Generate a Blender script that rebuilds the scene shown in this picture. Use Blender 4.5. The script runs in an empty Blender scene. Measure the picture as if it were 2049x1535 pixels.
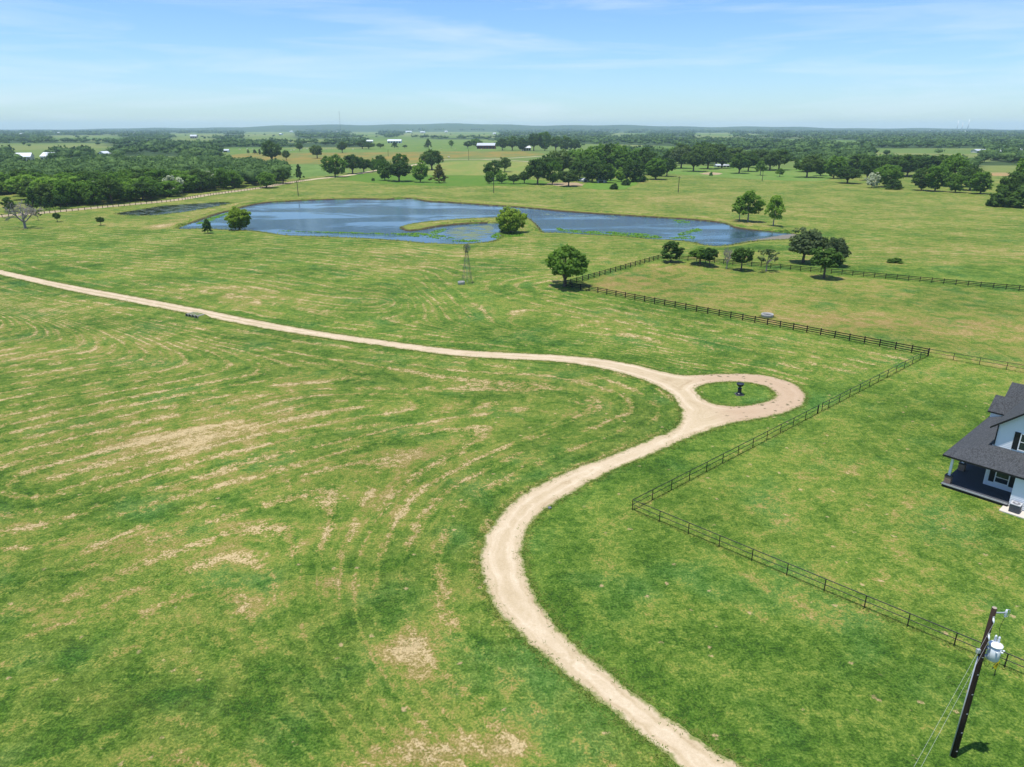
import bpy, bmesh, math, random
import numpy as np
from mathutils import Vector, Matrix
from mathutils.geometry import delaunay_2d_cdt
R = math.radians
rng = np.random.default_rng(7)
random.seed(7)
sc = bpy.context.scene
COL = sc.collection

# ------------------------------------------------------------------ camera, sky, sun, exposure
F, CX, CY, H = 1409.0, 1024.5, 767.5, 35.0
TH = math.atan((CY - 256) / F)
cam = bpy.data.cameras.new('camera')
cam.sensor_width = 36.0
cam.lens = 36.0 * F / 2049.0
cam.clip_end = 60000.0
camo = bpy.data.objects.new('camera', cam)
COL.objects.link(camo)
camo.location = (0, 0, H)
camo.rotation_euler = (math.pi / 2 - TH, 0, 0)
sc.camera = camo

SHX, SHY = 0.185, 0.085                      # ground shadow of a one metre post
SUN_EL = math.atan(1 / math.hypot(SHX, SHY))
SUN_AZ = math.atan2(-SHX, -SHY)              # from +Y, clockwise
w = bpy.data.worlds.new('World')
sc.world = w
w.use_nodes = True
wt = w.node_tree
wt.nodes.clear()
wn = wt.nodes.new
out = wn('ShaderNodeOutputWorld')
bg = wn('ShaderNodeBackground')
bg.inputs['Strength'].default_value = 0.105
sky = wn('ShaderNodeTexSky')
sky.sky_type = 'NISHITA'
sky.sun_disc = False
sky.sun_elevation = SUN_EL
sky.sun_rotation = SUN_AZ
sky.altitude = 0
sky.air_density = 1.0
sky.dust_density = 0.3
sky.ozone_density = 1.5
tc = wn('ShaderNodeTexCoord')
# thin high cloud: noise over the direction, flattened
mp = wn('ShaderNodeMapping')
mp.inputs['Scale'].default_value = (2.2, 2.2, 22.0)
mp.inputs['Location'].default_value = (3.1, 0.4, 1.7)
cn = wn('ShaderNodeTexNoise')
cn.inputs['Scale'].default_value = 1.6
cn.inputs['Detail'].default_value = 8
cn.inputs['Roughness'].default_value = 0.58
cn.inputs['Distortion'].default_value = 0.5
cr = wn('ShaderNodeValToRGB')
cr.color_ramp.elements[0].position = 0.47
cr.color_ramp.elements[0].color = (0, 0, 0, 1)
cr.color_ramp.elements[1].position = 0.80
cr.color_ramp.elements[1].color = (0.50, 0.50, 0.50, 1)
hs = wn('ShaderNodeHueSaturation')
hs.inputs['Saturation'].default_value = 1.05
hs.inputs['Value'].default_value = 1.0
mx = wn('ShaderNodeMix')
mx.data_type = 'RGBA'
mx.inputs['B'].default_value = (6.2, 7.0, 8.0, 1)
L = wt.links.new
L(tc.outputs['Generated'], mp.inputs['Vector'])
L(mp.outputs['Vector'], cn.inputs['Vector'])
L(cn.outputs['Fac'], cr.inputs['Fac'])
L(sky.outputs['Color'], hs.inputs['Color'])
tint = wn('ShaderNodeMix'); tint.data_type = 'RGBA'; tint.blend_type = 'MULTIPLY'      # camera white balance of the sky
tint.inputs['Factor'].default_value = 1.0
tint.inputs['B'].default_value = (0.70, 0.92, 1.22, 1)
L(hs.outputs['Color'], tint.inputs['A'])
L(tint.outputs['Result'], mx.inputs['A'])
L(cr.outputs['Color'], mx.inputs['Factor'])
L(mx.outputs['Result'], bg.inputs['Color'])
L(bg.outputs['Background'], out.inputs['Surface'])

sl = bpy.data.lights.new('sun', 'SUN')
sl.energy = 4.5
sl.angle = R(0.53)
sl.color = (1.0, 0.955, 0.88)
so = bpy.data.objects.new('sun', sl)
COL.objects.link(so)
so.location = (-60, -40, 120)
so.rotation_euler = Vector((SHX, SHY, -1)).to_track_quat('-Z', 'Y').to_euler()

vs = sc.view_settings
vs.view_transform = 'Standard'
vs.look = 'None'
vs.exposure = 0.42
vs.gamma = 1.0
vs.use_curve_mapping = False
sc.cycles.max_bounces = 6
sc.cycles.diffuse_bounces = 3
sc.cycles.glossy_bounces = 2
sc.cycles.transmission_bounces = 4
sc.cycles.transparent_max_bounces = 8
sc.cycles.volume_bounces = 1
sc.cycles.sample_clamp_indirect = 4.0

# ------------------------------------------------------------------ survey helpers
cT, sT = math.cos(TH), math.sin(TH)
def P(x, y, z=0.0):
    """survey point: where the sight line of a spot in the photograph meets height z"""
    a, b = (x - CX) / F, -(y - CY) / F
    dz = -sT + b * cT
    t = (z - H) / dz
    return (a * t, (cT + b * sT) * t)
def PA(pts):
    return np.array([P(*p) for p in pts])
def Q(X, Y, Z=0.0):
    f = Y * cT - (Z - H) * sT
    u = Y * sT + (Z - H) * cT
    return CX + F * X / f, CY - F * u / f

def seg_dist(p, poly, closed=False):
    d = np.full(len(p), 1e9)
    n = len(poly)
    for i in range(n if closed else n - 1):
        a, b = poly[i], poly[(i + 1) % n]
        ab = b - a
        t = np.clip(((p - a) @ ab) / max(ab @ ab, 1e-9), 0, 1)
        d = np.minimum(d, np.hypot(p[:, 0] - a[0] - t * ab[0], p[:, 1] - a[1] - t * ab[1]))
    return d
def inside(p, poly):
    r = np.zeros(len(p), bool)
    n = len(poly)
    j = n - 1
    x, y = p[:, 0], p[:, 1]
    for i in range(n):
        xi, yi = poly[i]
        xj, yj = poly[j]
        if yi != yj:
            c = ((yi > y) != (yj > y)) & (x < (xj - xi) * (y - yi) / (yj - yi) + xi)
            r ^= c
        j = i
    return r
def smooth(poly, step, closed=True, jit=0.0):
    """Catmull-Rom through the points, resampled to step, with ragged sideways jitter"""
    n = len(poly)
    o = []
    for i in range(n if closed else n - 1):
        g = lambda k: poly[k % n] if closed else poly[min(max(k, 0), n - 1)]
        p0, p1, p2, p3 = g(i - 1), g(i), g(i + 1), g(i + 2)
        m = max(1, int(np.hypot(*(p2 - p1)) / step))
        for k in range(m):
            t = k / m
            o.append(0.5 * ((2 * p1) + (p2 - p0) * t + (2 * p0 - 5 * p1 + 4 * p2 - p3) * t * t + (3 * p1 - p0 - 3 * p2 + p3) * t ** 3))
    o = np.array(o)
    if jit:
        m = len(o)
        tg = np.roll(o, -1, 0) - np.roll(o, 1, 0)
        tg /= np.maximum(np.hypot(tg[:, 0], tg[:, 1])[:, None], 1e-6)
        nz = rng.normal(0, 1, m)
        sm = sum(np.convolve(np.r_[nz[-8:], rng.normal(0, 1, m), nz[:8]], np.ones(k) / math.sqrt(k), 'same')[8:-8] for k in (1, 3, 9)) / 2.2
        o = o + np.c_[-tg[:, 1], tg[:, 0]] * (sm * jit)[:, None]
    return o
def sstep(a, b, x):
    t = np.clip((x - a) / (b - a), 0, 1)
    return t * t * (3 - 2 * t)

# ------------------------------------------------------------------ object helpers
def tag(o, label=None, cat=None, group=None, kind=None):
    if label: o['label'] = label
    if cat: o['category'] = cat
    if group: o['group'] = group
    if kind: o['kind'] = kind
    return o
def link(o, parent=None):
    COL.objects.link(o)
    if parent: o.parent = parent
    return o
def empty(name, loc=(0, 0, 0), rz=0.0):
    o = bpy.data.objects.new(name, None)
    o.empty_display_size = 0.3
    COL.objects.link(o)
    o.location = loc
    o.rotation_euler = (0, 0, rz)
    return o
def mesh_np(name, v, f, mat, attrs=None, smooth_=False):
    """v (n,3); f (m,k) with equal k"""
    v = np.asarray(v, dtype=np.float32)
    f = np.asarray(f, dtype=np.int32)
    me = bpy.data.meshes.new(name)
    k = f.shape[1]
    me.vertices.add(len(v))
    me.vertices.foreach_set('co', v.ravel())
    me.loops.add(f.size)
    me.loops.foreach_set('vertex_index', f.ravel())
    me.polygons.add(len(f))
    me.polygons.foreach_set('loop_start', np.arange(0, f.size, k, dtype=np.int32))
    if smooth_:
        me.polygons.foreach_set('use_smooth', np.ones(len(f), bool))
    for an, av in (attrs or {}).items():
        a = me.attributes.new(an, 'FLOAT', 'POINT')
        a.data.foreach_set('value', np.asarray(av, dtype=np.float32))
    me.update(calc_edges=True)
    if mat: me.materials.append(mat)
    return me
class MB:
    def __init__(s): s.v, s.f = [], []
    def box(s, x0, x1, y0, y1, z0, z1):
        b = len(s.v)
        s.v += [(x0, y0, z0), (x1, y0, z0), (x1, y1, z0), (x0, y1, z0), (x0, y0, z1), (x1, y0, z1), (x1, y1, z1), (x0, y1, z1)]
        s.f += [tuple(b + i for i in q) for q in ((0, 3, 2, 1), (4, 5, 6, 7), (0, 1, 5, 4), (1, 2, 6, 5), (2, 3, 7, 6), (3, 0, 4, 7))]
        return s
    def tube(s, pts, rad, n=6, cap=True):
        b = len(s.v)
        pts = [Vector(p) for p in pts]
        rad = rad if hasattr(rad, '__len__') else [rad] * len(pts)
        for i, p in enumerate(pts):
            d = (pts[min(i + 1, len(pts) - 1)] - pts[max(i - 1, 0)]).normalized()
            a = d.cross(Vector((0, 0, 1)) if abs(d.z) < 0.9 else Vector((1, 0, 0))).normalized()
            c = d.cross(a)
            for k in range(n):
                t = 2 * math.pi * k / n
                s.v.append(tuple(p + (a * math.cos(t) + c * math.sin(t)) * rad[i]))
        for i in range(len(pts) - 1):
            for k in range(n):
                q = b + i * n
                s.f.append((q + k, q + (k + 1) % n, q + n + (k + 1) % n, q + n + k))
        if cap:
            s.f.append(tuple(b + k for k in range(n - 1, -1, -1)))
            s.f.append(tuple(b + (len(pts) - 1) * n + k for k in range(n)))
        return s
    def lathe(s, prof, n=16, cx=0, cy=0):
        b = len(s.v)
        for r, z in prof:
            for k in range(n):
                t = 2 * math.pi * k / n
                s.v.append((cx + r * math.cos(t), cy + r * math.sin(t), z))
        for i in range(len(prof) - 1):
            for k in range(n):
                q = b + i * n
                s.f.append((q + k, q + (k + 1) % n, q + n + (k + 1) % n, q + n + k))
        s.f.append(tuple(b + k for k in range(n - 1, -1, -1)))
        s.f.append(tuple(b + (len(prof) - 1) * n + k for k in range(n)))
        return s
    def prism(s, top, th):
        """closed slab: polygon given in 3-D, thickness straight down"""
        b, n = len(s.v), len(top)
        s.v += [tuple(p) for p in top] + [(p[0], p[1], p[2] - th) for p in top]
        s.f.append(tuple(range(b, b + n)))
        s.f.append(tuple(range(b + 2 * n - 1, b + n - 1, -1)))
        for i in range(n):
            j = (i + 1) % n
            s.f.append((b + i, b + n + i, b + n + j, b + j))
        return s
    def extrude(s, poly, y0, y1):
        """polygon in x-z extruded along y"""
        b, n = len(s.v), len(poly)
        s.v += [(p[0], y0, p[1]) for p in poly] + [(p[0], y1, p[1]) for p in poly]
        s.f.append(tuple(range(b, b + n)))
        s.f.append(tuple(range(b + 2 * n - 1, b + n - 1, -1)))
        for i in range(n):
            j = (i + 1) % n
            s.f.append((b + i, b + n + i, b + n + j, b + j))
        return s
    def mesh(s, name, mat, sm=False):
        me = bpy.data.meshes.new(name)
        me.from_pydata(s.v, [], s.f)
        bm = bmesh.new(); bm.from_mesh(me)
        bmesh.ops.recalc_face_normals(bm, faces=bm.faces)
        bm.to_mesh(me); bm.free()
        if sm:
            for p in me.polygons: p.use_smooth = True
        me.materials.append(mat)
        return me
    def build(s, name, mat, parent=None, sm=False):
        return link(bpy.data.objects.new(name, s.mesh(name, mat, sm)), parent)
def copy_tree(o, parent=None):
    c = o.copy()
    COL.objects.link(c)
    c.parent = parent
    for ch in list(o.children):
        copy_tree(ch, c)
    return c

# ------------------------------------------------------------------ material helpers
class NT:
    def __init__(s, name):
        s.m = bpy.data.materials.new(name)
        s.m.use_nodes = True
        s.t = s.m.node_tree
        s.b = s.t.nodes['Principled BSDF']
        s.o = s.t.nodes['Material Output']
    def n(s, t): return s.t.nodes.new(t)
    def l(s, a, b): s.t.links.new(a, b)
    def put(s, sock, v):
        if isinstance(v, bpy.types.NodeSocket): s.l(v, sock)
        elif isinstance(v, tuple) and len(v) == 3 and sock.type == 'RGBA': sock.default_value = (*v, 1)
        else: sock.default_value = v
    def pos(s):
        return s.n('ShaderNodeNewGeometry').outputs['Position']
    def obj(s):
        return s.n('ShaderNodeTexCoord').outputs['Object']
    def attr(s, name):
        a = s.n('ShaderNodeAttribute'); a.attribute_name = name
        return a.outputs['Fac']
    def math(s, op, a, b=0.0, c=0.0, clamp=False):
        m = s.n('ShaderNodeMath'); m.operation = op; m.use_clamp = clamp
        for i, v in enumerate((a, b, c)): s.put(m.inputs[i], v)
        return m.outputs[0]
    def vec(s, x, y, z):
        c = s.n('ShaderNodeCombineXYZ')
        for i, v in enumerate((x, y, z)): s.put(c.inputs[i], v)
        return c.outputs[0]
    def sep(s, v):
        c = s.n('ShaderNodeSeparateXYZ'); s.put(c.inputs[0], v)
        return c.outputs
    def mapv(s, v, scale=(1, 1, 1), loc=(0, 0, 0), rot=(0, 0, 0)):
        m = s.n('ShaderNodeMapping'); s.put(m.inputs['Vector'], v)
        m.inputs['Scale'].default_value = scale; m.inputs['Location'].default_value = loc
        m.inputs['Rotation'].default_value = rot
        return m.outputs[0]
    def noise(s, v, scale, detail=3, rough=0.55, dist=0.0, color=False):
        n = s.n('ShaderNodeTexNoise'); s.put(n.inputs['Vector'], v)
        n.inputs['Scale'].default_value = scale; n.inputs['Detail'].default_value = detail
        n.inputs['Roughness'].default_value = rough; n.inputs['Distortion'].default_value = dist
        return n.outputs['Color' if color else 'Fac']
    def voro(s, v, scale, out='Distance'):
        n = s.n('ShaderNodeTexVoronoi'); s.put(n.inputs['Vector'], v)
        n.inputs['Scale'].default_value = scale
        return n.outputs[out]
    def mix(s, f, a, b, mode='MIX'):
        m = s.n('ShaderNodeMix'); m.data_type = 'RGBA'; m.blend_type = mode
        s.put(m.inputs['Factor'], f); s.put(m.inputs['A'], a); s.put(m.inputs['B'], b)
        return m.outputs['Result']
    def ramp(s, f, stops, interp='LINEAR'):
        r = s.n('ShaderNodeValToRGB'); s.put(r.inputs['Fac'], f)
        e = r.color_ramp.elements
        r.color_ramp.interpolation = interp
        while len(e) > 1: e.remove(e[0])
        for i, (p, c) in enumerate(stops):
            c = (c, c, c) if not isinstance(c, tuple) else c
            if i == 0: e[0].position = p; x = e[0]
            else: x = e.new(p)
            x.color = (*c, 1)
        return r.outputs['Color']
    def sst(s, v, a, b):
        m = s.n('ShaderNodeMapRange'); m.interpolation_type = 'SMOOTHSTEP'
        s.put(m.inputs[0], v); m.inputs[1].default_value = a; m.inputs[2].default_value = b
        return m.outputs[0]
    def bump(s, h, strength=0.3, dist=0.05):
        b = s.n('ShaderNodeBump'); s.put(b.inputs['Height'], h)
        s.put(b.inputs['Strength'], strength); b.inputs['Distance'].default_value = dist
        s.l(b.outputs['Normal'], s.b.inputs['Normal'])
    def fin(s, col, rough=0.8, spec=0.2, metal=0.0):
        s.put(s.b.inputs['Base Color'], col)
        s.put(s.b.inputs['Roughness'], rough)
        s.b.inputs['Specular IOR Level'].default_value = spec
        s.b.inputs['Metallic'].default_value = metal
        return s.m
def plain(name, col, rough=0.7, var=0.18, scale=3.0, spec=0.3, metal=0.0):
    t = NT(name)
    n = t.noise(t.obj(), scale, 5, 0.6)
    f = t.math('MULTIPLY_ADD', n, 2 * var, 1 - var)
    c = t.mix(1.0, col, t.vec(f, f, f), 'MULTIPLY')
    t.bump(n, 0.15, 0.01)
    return t.fin(c, rough, spec, metal)

# ------------------------------------------------------------------ outlines of the setting (survey points)
drive_outer = PA([(-420, 452), (-200, 497), (0, 540), (130, 568), (250, 590), (400, 618), (520, 642), (640, 663), (760, 680), (900, 698), (1020, 706),
    (1120, 711), (1200, 718), (1270, 730), (1330, 745), (1372, 751), (1430, 749), (1480, 748), (1530, 751), (1570, 761), (1600, 775), (1613, 795),
    (1603, 813), (1560, 829), (1500, 841), (1450, 851), (1400, 868), (1350, 888), (1290, 915), (1230, 940), (1180, 965), (1130, 995), (1090, 1020), (1065, 1045),
    (1050, 1075), (1046, 1110), (1053, 1150), (1070, 1190), (1102, 1240), (1150, 1290), (1210, 1340), (1280, 1395), (1360, 1455), (1430, 1505),
    (1480, 1535), (1755, 1700), (1558, 1700), (1360, 1535), (1330, 1510), (1270, 1460), (1200, 1405), (1130, 1350), (1060, 1290), (1010, 1240), (980, 1195),
    (964, 1150), (961, 1110), (975, 1070), (1000, 1030), (1030, 1000), (1070, 975), (1120, 950), (1180, 927), (1240, 905), (1300, 880), (1345, 860),
    (1362, 840), (1360, 815), (1342, 790), (1312, 772), (1270, 755), (1200, 737), (1120, 725), (1020, 719), (900, 711), (760, 692), (640, 675),
    (520, 656), (400, 632), (250, 603), (130, 580), (0, 550), (-200, 505), (-420, 458)])
island = PA([(1392, 780), (1404, 771), (1430, 766), (1469, 764.5), (1505, 767), (1535, 775), (1552, 788), (1548, 798), (1525, 806), (1500, 811), (1476, 813), (1440, 811), (1415, 803), (1400, 792)])
drive = smooth(drive_outer, 0.16, True, 0.11)
isle = smooth(island, 0.16, True, 0.10)
far_road_c = PA([(-260, 462), (-60, 441), (0, 433), (85, 426), (200, 415), (350, 400.6), (417, 390), (528, 375), (570, 367), (630, 358.5), (690, 352), (756, 341), (814, 333), (835, 329), (890, 320), (980, 318.6), (1056, 314.5), (1086, 312.8), (1160, 311)])
pond_pts = [(358.6, 457), (397.6, 442.5), (436.7, 428.8), (468, 421), (495, 413), (534, 406.5), (593, 402.6), (651, 400.3), (722, 398.7), (768.6, 399.5), (819, 397.8), (854, 403.5),
    (886, 405), (964, 410.5), (1022, 414.4), (1061, 417.5), (1137, 424.7), (1239, 431.5), (1307, 435.6), (1376, 440), (1430, 445), (1454, 449), (1466, 455), (1495, 460.5), (1540, 464), (1590, 469),
    (1588, 477), (1512, 482), (1471, 487.9), (1441, 492.3), (1410, 490), (1393, 485.5), (1342, 480), (1307, 478.6), (1239, 472.5), (1171, 469), (1116, 465.7), (1089, 465), (1078.6, 455.4), (1068, 445), (1056, 437),
    (1030, 433.5), (999, 434.7), (924.7, 437.8), (846.7, 444.4), (807.6, 452), (802, 458), (819, 462.8), (846.7, 460), (878, 454), (925, 449.5), (990, 447), (1004, 452), (1000, 466), (1003, 473.7), (987, 482), (964, 485.4),
    (925, 488.5), (886, 487.4), (846.7, 486), (807.6, 482), (729.5, 476.8), (651, 473.7), (573, 470.6), (514.8, 462.8), (456, 460), (417, 458)]
pond_raw = PA(pond_pts)
pond = smooth(pond_raw, 0.7, True, 0.22)
slough = smooth(PA([(236, 427), (270, 421), (330, 412), (390, 408), (440, 405), (462, 406.5), (440, 411.5), (410, 417), (370, 424), (320, 430), (280, 431.5), (245, 430)]), 0.9, True, 0.3)
# fence corner points
FC = np.array(P(1265, 1021)); FJ = np.array(P(1857, 712)); FCe = np.array(P(2049, 746)); FBe = np.array(P(2049, 1352))
FCe = FJ + (FCe - FJ) * 2.2; FBe = FC + (FBe - FC) * 1.35
B1 = np.array(P(1128, 573)); B2 = np.array(P(1325, 517)); B3 = np.array(P(2049, 583)); B3 = B2 + (B3 - B2) * 1.25
yard = np.array([FC, FJ, FCe, FCe + np.array([40, -40]), FBe + np.array([60, -30]), FBe])
paddock = np.array([B1, B2, B3, FCe + np.array([60, 30]), FCe, FJ])

RIDGE_X = [-600, 0, 350, 700, 850, 950, 1100, 1300, 1700, 2049, 2600]
RIDGE_Y = [263, 261, 257, 250.5, 249, 249.5, 251, 252.5, 256.5, 260, 262]
def gz(x, y):
    """ground height"""
    x = np.atleast_1d(np.asarray(x, float)); y = np.atleast_1d(np.asarray(y, float))
    z = np.zeros_like(x)
    m = (y > 225) & (y < 420) & (x > -240) & (x < 180)
    if m.any():
        p = np.c_[x[m], y[m]]
        d = seg_dist(p, pond_raw, True)
        n = inside(p, pond_raw)
        north = inside(np.c_[p[:, 0], p[:, 1] - 1.25 * d - 2], pond_raw) | inside(np.c_[p[:, 0] + 0.75 * d + 1.2, p[:, 1] - 0.95 * d - 2], pond_raw)
        z[m] = np.where(n, 0, np.where(north, 0.95 * sstep(0.6, 3.5, d) * (1 - sstep(7, 17, d)), 0))
    m = y > 5500
    if m.any():
        px = CX + F * x[m] / np.maximum(y[m], 1)
        top = H + (256 - np.interp(px, RIDGE_X, RIDGE_Y)) * 9500 / F
        und = 6 * np.sin(px * 0.021 + 1.0) + 4 * np.sin(px * 0.057)
        z[m] = np.maximum(0, (top + und)) * sstep(6200, 9500, y[m])
    return z

# ------------------------------------------------------------------ ground material
def ground_mat():
    t = NT('pasture_grass')
    p = t.pos()
    xyz = t.sep(p)
    s, dry, amp, forest, hue = (t.attr(k) for k in ('mow', 'dry', 'amp', 'forest', 'brown'))
    wob = t.math('MULTIPLY', t.math('SUBTRACT', t.noise(p, 0.09, 1), 0.5), 2.6)
    sw = t.math('ADD', s, wob)
    v1 = t.vec(t.math('MULTIPLY', sw, 0.52), t.math('MULTIPLY', xyz[0], 0.055), t.math('MULTIPLY', xyz[1], 0.055))
    v2 = t.vec(t.math('MULTIPLY', sw, 1.7), t.math('MULTIPLY', xyz[0], 0.16), t.math('MULTIPLY', xyz[1], 0.16))
    st1 = t.noise(v1, 1.0, 2, 0.6)
    st2 = t.noise(v2, 1.0, 2, 0.6)
    big = t.noise(p, 0.045, 1, 0.5)
    mid = t.noise(p, 0.28, 4, 0.62, 0.4)
    clump = t.noise(p, 1.5, 4, 0.66, 0.3)
    fine = t.noise(p, 6.0, 3, 0.7)
    blade = t.noise(p, 20.0, 1, 0.6)
    c = lambda n, k: t.math('MULTIPLY', t.math('SUBTRACT', n, 0.5), k)
    big, mid = t.sst(big, 0.30, 0.70), t.sst(mid, 0.30, 0.70)
    clump, fine, blade = t.sst(clump, 0.30, 0.70), t.sst(fine, 0.32, 0.68), t.sst(blade, 0.32, 0.68)
    st = t.math('ADD', c(t.sst(st1, 0.30, 0.70), 0.75), c(t.sst(st2, 0.30, 0.70), 0.45))
    # raked hay lines: thin, broken, straw coloured
    ph = t.math('FRACT', t.math('DIVIDE', t.math('ADD', s, t.math('MULTIPLY', t.math('SUBTRACT', t.noise(p, 0.05, 2), 0.5), 5.0)), 3.4))
    tri = t.math('MULTIPLY', t.math('ABSOLUTE', t.math('SUBTRACT', ph, 0.5)), 2.0)
    line = t.sst(t.math('ADD', tri, t.math('ADD', c(clump, 0.50), c(fine, 0.34))), 0.55, 1.05)
    line = t.math('MULTIPLY', line, t.sst(t.math('ADD', t.noise(v2, 0.35, 2, 0.6), c(mid, 0.3)), 0.32, 0.62))
    d = t.math('ADD', dry, t.math('MULTIPLY', t.math('ADD', t.math('MULTIPLY', st, 0.50), t.math('MULTIPLY', line, 0.66)), amp))
    for n, k in ((big, 0.16), (mid, 0.27), (clump, 0.27), (fine, 0.22)):
        d = t.math('ADD', d, c(n, k))
    col = t.ramp(d, [(0.0, (0.030, 0.074, 0.010)), (0.20, (0.056, 0.120, 0.013)), (0.40, (0.102, 0.164, 0.024)), (0.54, (0.152, 0.192, 0.032)),
                     (0.66, (0.196, 0.172, 0.046)), (0.80, (0.255, 0.200, 0.078)), (1.0, (0.38, 0.295, 0.155))])
    # brown sward: seed heads and thatch
    col = t.mix(t.math('MULTIPLY', hue, t.math('ADD', 0.35, c(mid, 0.8)), clamp=True), col, (0.24, 0.155, 0.058))
    # blue-green versus yellow-green sward
    g2 = t.noise(t.mapv(p, loc=(31, 7, 0)), 0.10, 2, 0.6)
    col = t.mix(t.math('MULTIPLY', t.sst(g2, 0.50, 0.72), t.math('SUBTRACT', 1.0, t.sst(d, 0.42, 0.60))), col, t.mix(1.0, col, (0.80, 0.98, 1.30), 'MULTIPLY'))
    # bare scrapes and ant hills
    vn = t.n('ShaderNodeTexVoronoi'); t.put(vn.inputs['Vector'], t.mapv(p, loc=(5, 3, 0))); vn.inputs['Scale'].default_value = 0.62
    vd = t.math('ADD', vn.outputs['Distance'], c(t.noise(p, 3.2, 3, 0.7), 0.50))
    rnd = t.sep(vn.outputs['Color'])[0]
    spot = t.math('MULTIPLY', t.math('SUBTRACT', 1.0, t.sst(vd, 0.05, 0.15)), t.sst(t.math('ADD', rnd, c(mid, 0.6)), 0.42, 0.62))
    spot = t.math('MULTIPLY', spot, t.math('SUBTRACT', 1.0, t.sst(xyz[1], 110, 190)))
    col = t.mix(t.math('MULTIPLY', spot, 0.8), col, (0.38, 0.275, 0.145))
    # light and dark of the blades
    lum = t.math('ADD', t.math('ADD', 0.99, t.math('ADD', c(mid, 0.12), c(big, 0.14))), t.math('ADD', c(fine, 0.36), t.math('ADD', c(blade, 0.40), c(clump, 0.18))))
    col = t.mix(1.0, col, t.vec(lum, lum, lum), 'MULTIPLY')
    # far land: patchwork of pasture and woodland floor
    cell = t.sep(t.voro(t.mapv(p, scale=(1, 0.45, 1)), 0.0035, 'Color'))
    farc = t.mix(cell[0], (0.085, 0.145, 0.028), (0.19, 0.195, 0.065))
    farc = t.mix(t.math('MULTIPLY', t.noise(p, 0.02, 3), 0.6), farc, (0.08, 0.15, 0.03))
    col = t.mix(t.sst(xyz[1], 480, 760), col, farc)
    fcol = t.mix(t.noise(p, 0.03, 4, 0.75), (0.012, 0.03, 0.010), (0.05, 0.085, 0.028))  # woodland floor, with the shade of gaps between crowns put into its colour
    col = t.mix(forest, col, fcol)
    hgt = t.math('ADD', t.math('ADD', t.math('MULTIPLY', clump, 0.7), t.math('MULTIPLY', fine, 0.5)), t.math('MULTIPLY', st1, 0.6))
    t.bump(hgt, 0.55, 0.12)
    return t.fin(col, 0.92, 0.08)

def blob(p, x, y, rx, ry, k, rot=0.0):
    c = np.array(P(x, y))
    wx = rx * math.hypot(c[1], H) / F
    wy = abs(P(x, y - ry)[1] - P(x, y + ry)[1]) / 2
    q = (p - c)
    a, b = math.cos(rot), math.sin(rot)
    u, v = q[:, 0] * a + q[:, 1] * b, -q[:, 0] * b + q[:, 1] * a
    return k * np.exp(-(u / wx) ** 2 - (v / wy) ** 2)

# clearings of the far land: (x0, x1, y_top, y_base) in survey angles
CLEAR = [(-80, 222, 287, 305), (25, 114, 305, 338), (190, 220, 304, 330), (95, 250, 271, 283), (240, 362, 313, 338), (335, 440, 267, 289), (485, 590, 263, 279), (440, 1005, 295, 372), (700, 765, 262, 275), (735, 985, 279, 300),
         (800, 1000, 264, 276), (1150, 1200, 297, 330), (1225, 1295, 266.5, 274), (1390, 1470, 266, 279), (1330, 1600, 326, 400), (1740, 1975, 297, 324), (1660, 1725, 284, 295), (1590, 1980, 346, 400),
         (1955, 2060, 331, 400), (2030, 2200, 300, 316), (15, 30, 268, 275), (1000, 1160, 303, 330), (900, 1030, 300, 372), (-90, 60, 388, 440), (1480, 1530, 268, 275)]
def clear_mask(px, py, pad=0):
    m = np.zeros(len(px), bool)
    wob = 8 * np.sin(px * 0.09 + py * 0.5) + 5 * np.sin(px * 0.23 + 2)
    for x0, x1, y0, y1 in CLEAR:
        m |= (px + wob > x0 - pad) & (px + wob < x1 + pad) & (py > y0) & (py < y1)
    return m
def far_gap(x, y):
    return (y > 1000) & (np.sin(x * 0.0045 + 1) * np.sin(y * 0.0031 + 0.5) + 0.4 * np.sin(x * 0.012 + y * 0.006) < -0.42)
def woods_front(px):
    return np.interp(px, [-900, 0, 200, 330, 331, 460, 480, 740, 741, 985, 990, 1160, 1170, 1330, 1345, 1600, 1605, 1960, 1965, 2900],
                     [345, 345, 334, 330, 330, 318, 297, 297, 281, 281, 301, 301, 338, 338, 323, 323, 345, 345, 331, 331])

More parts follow.
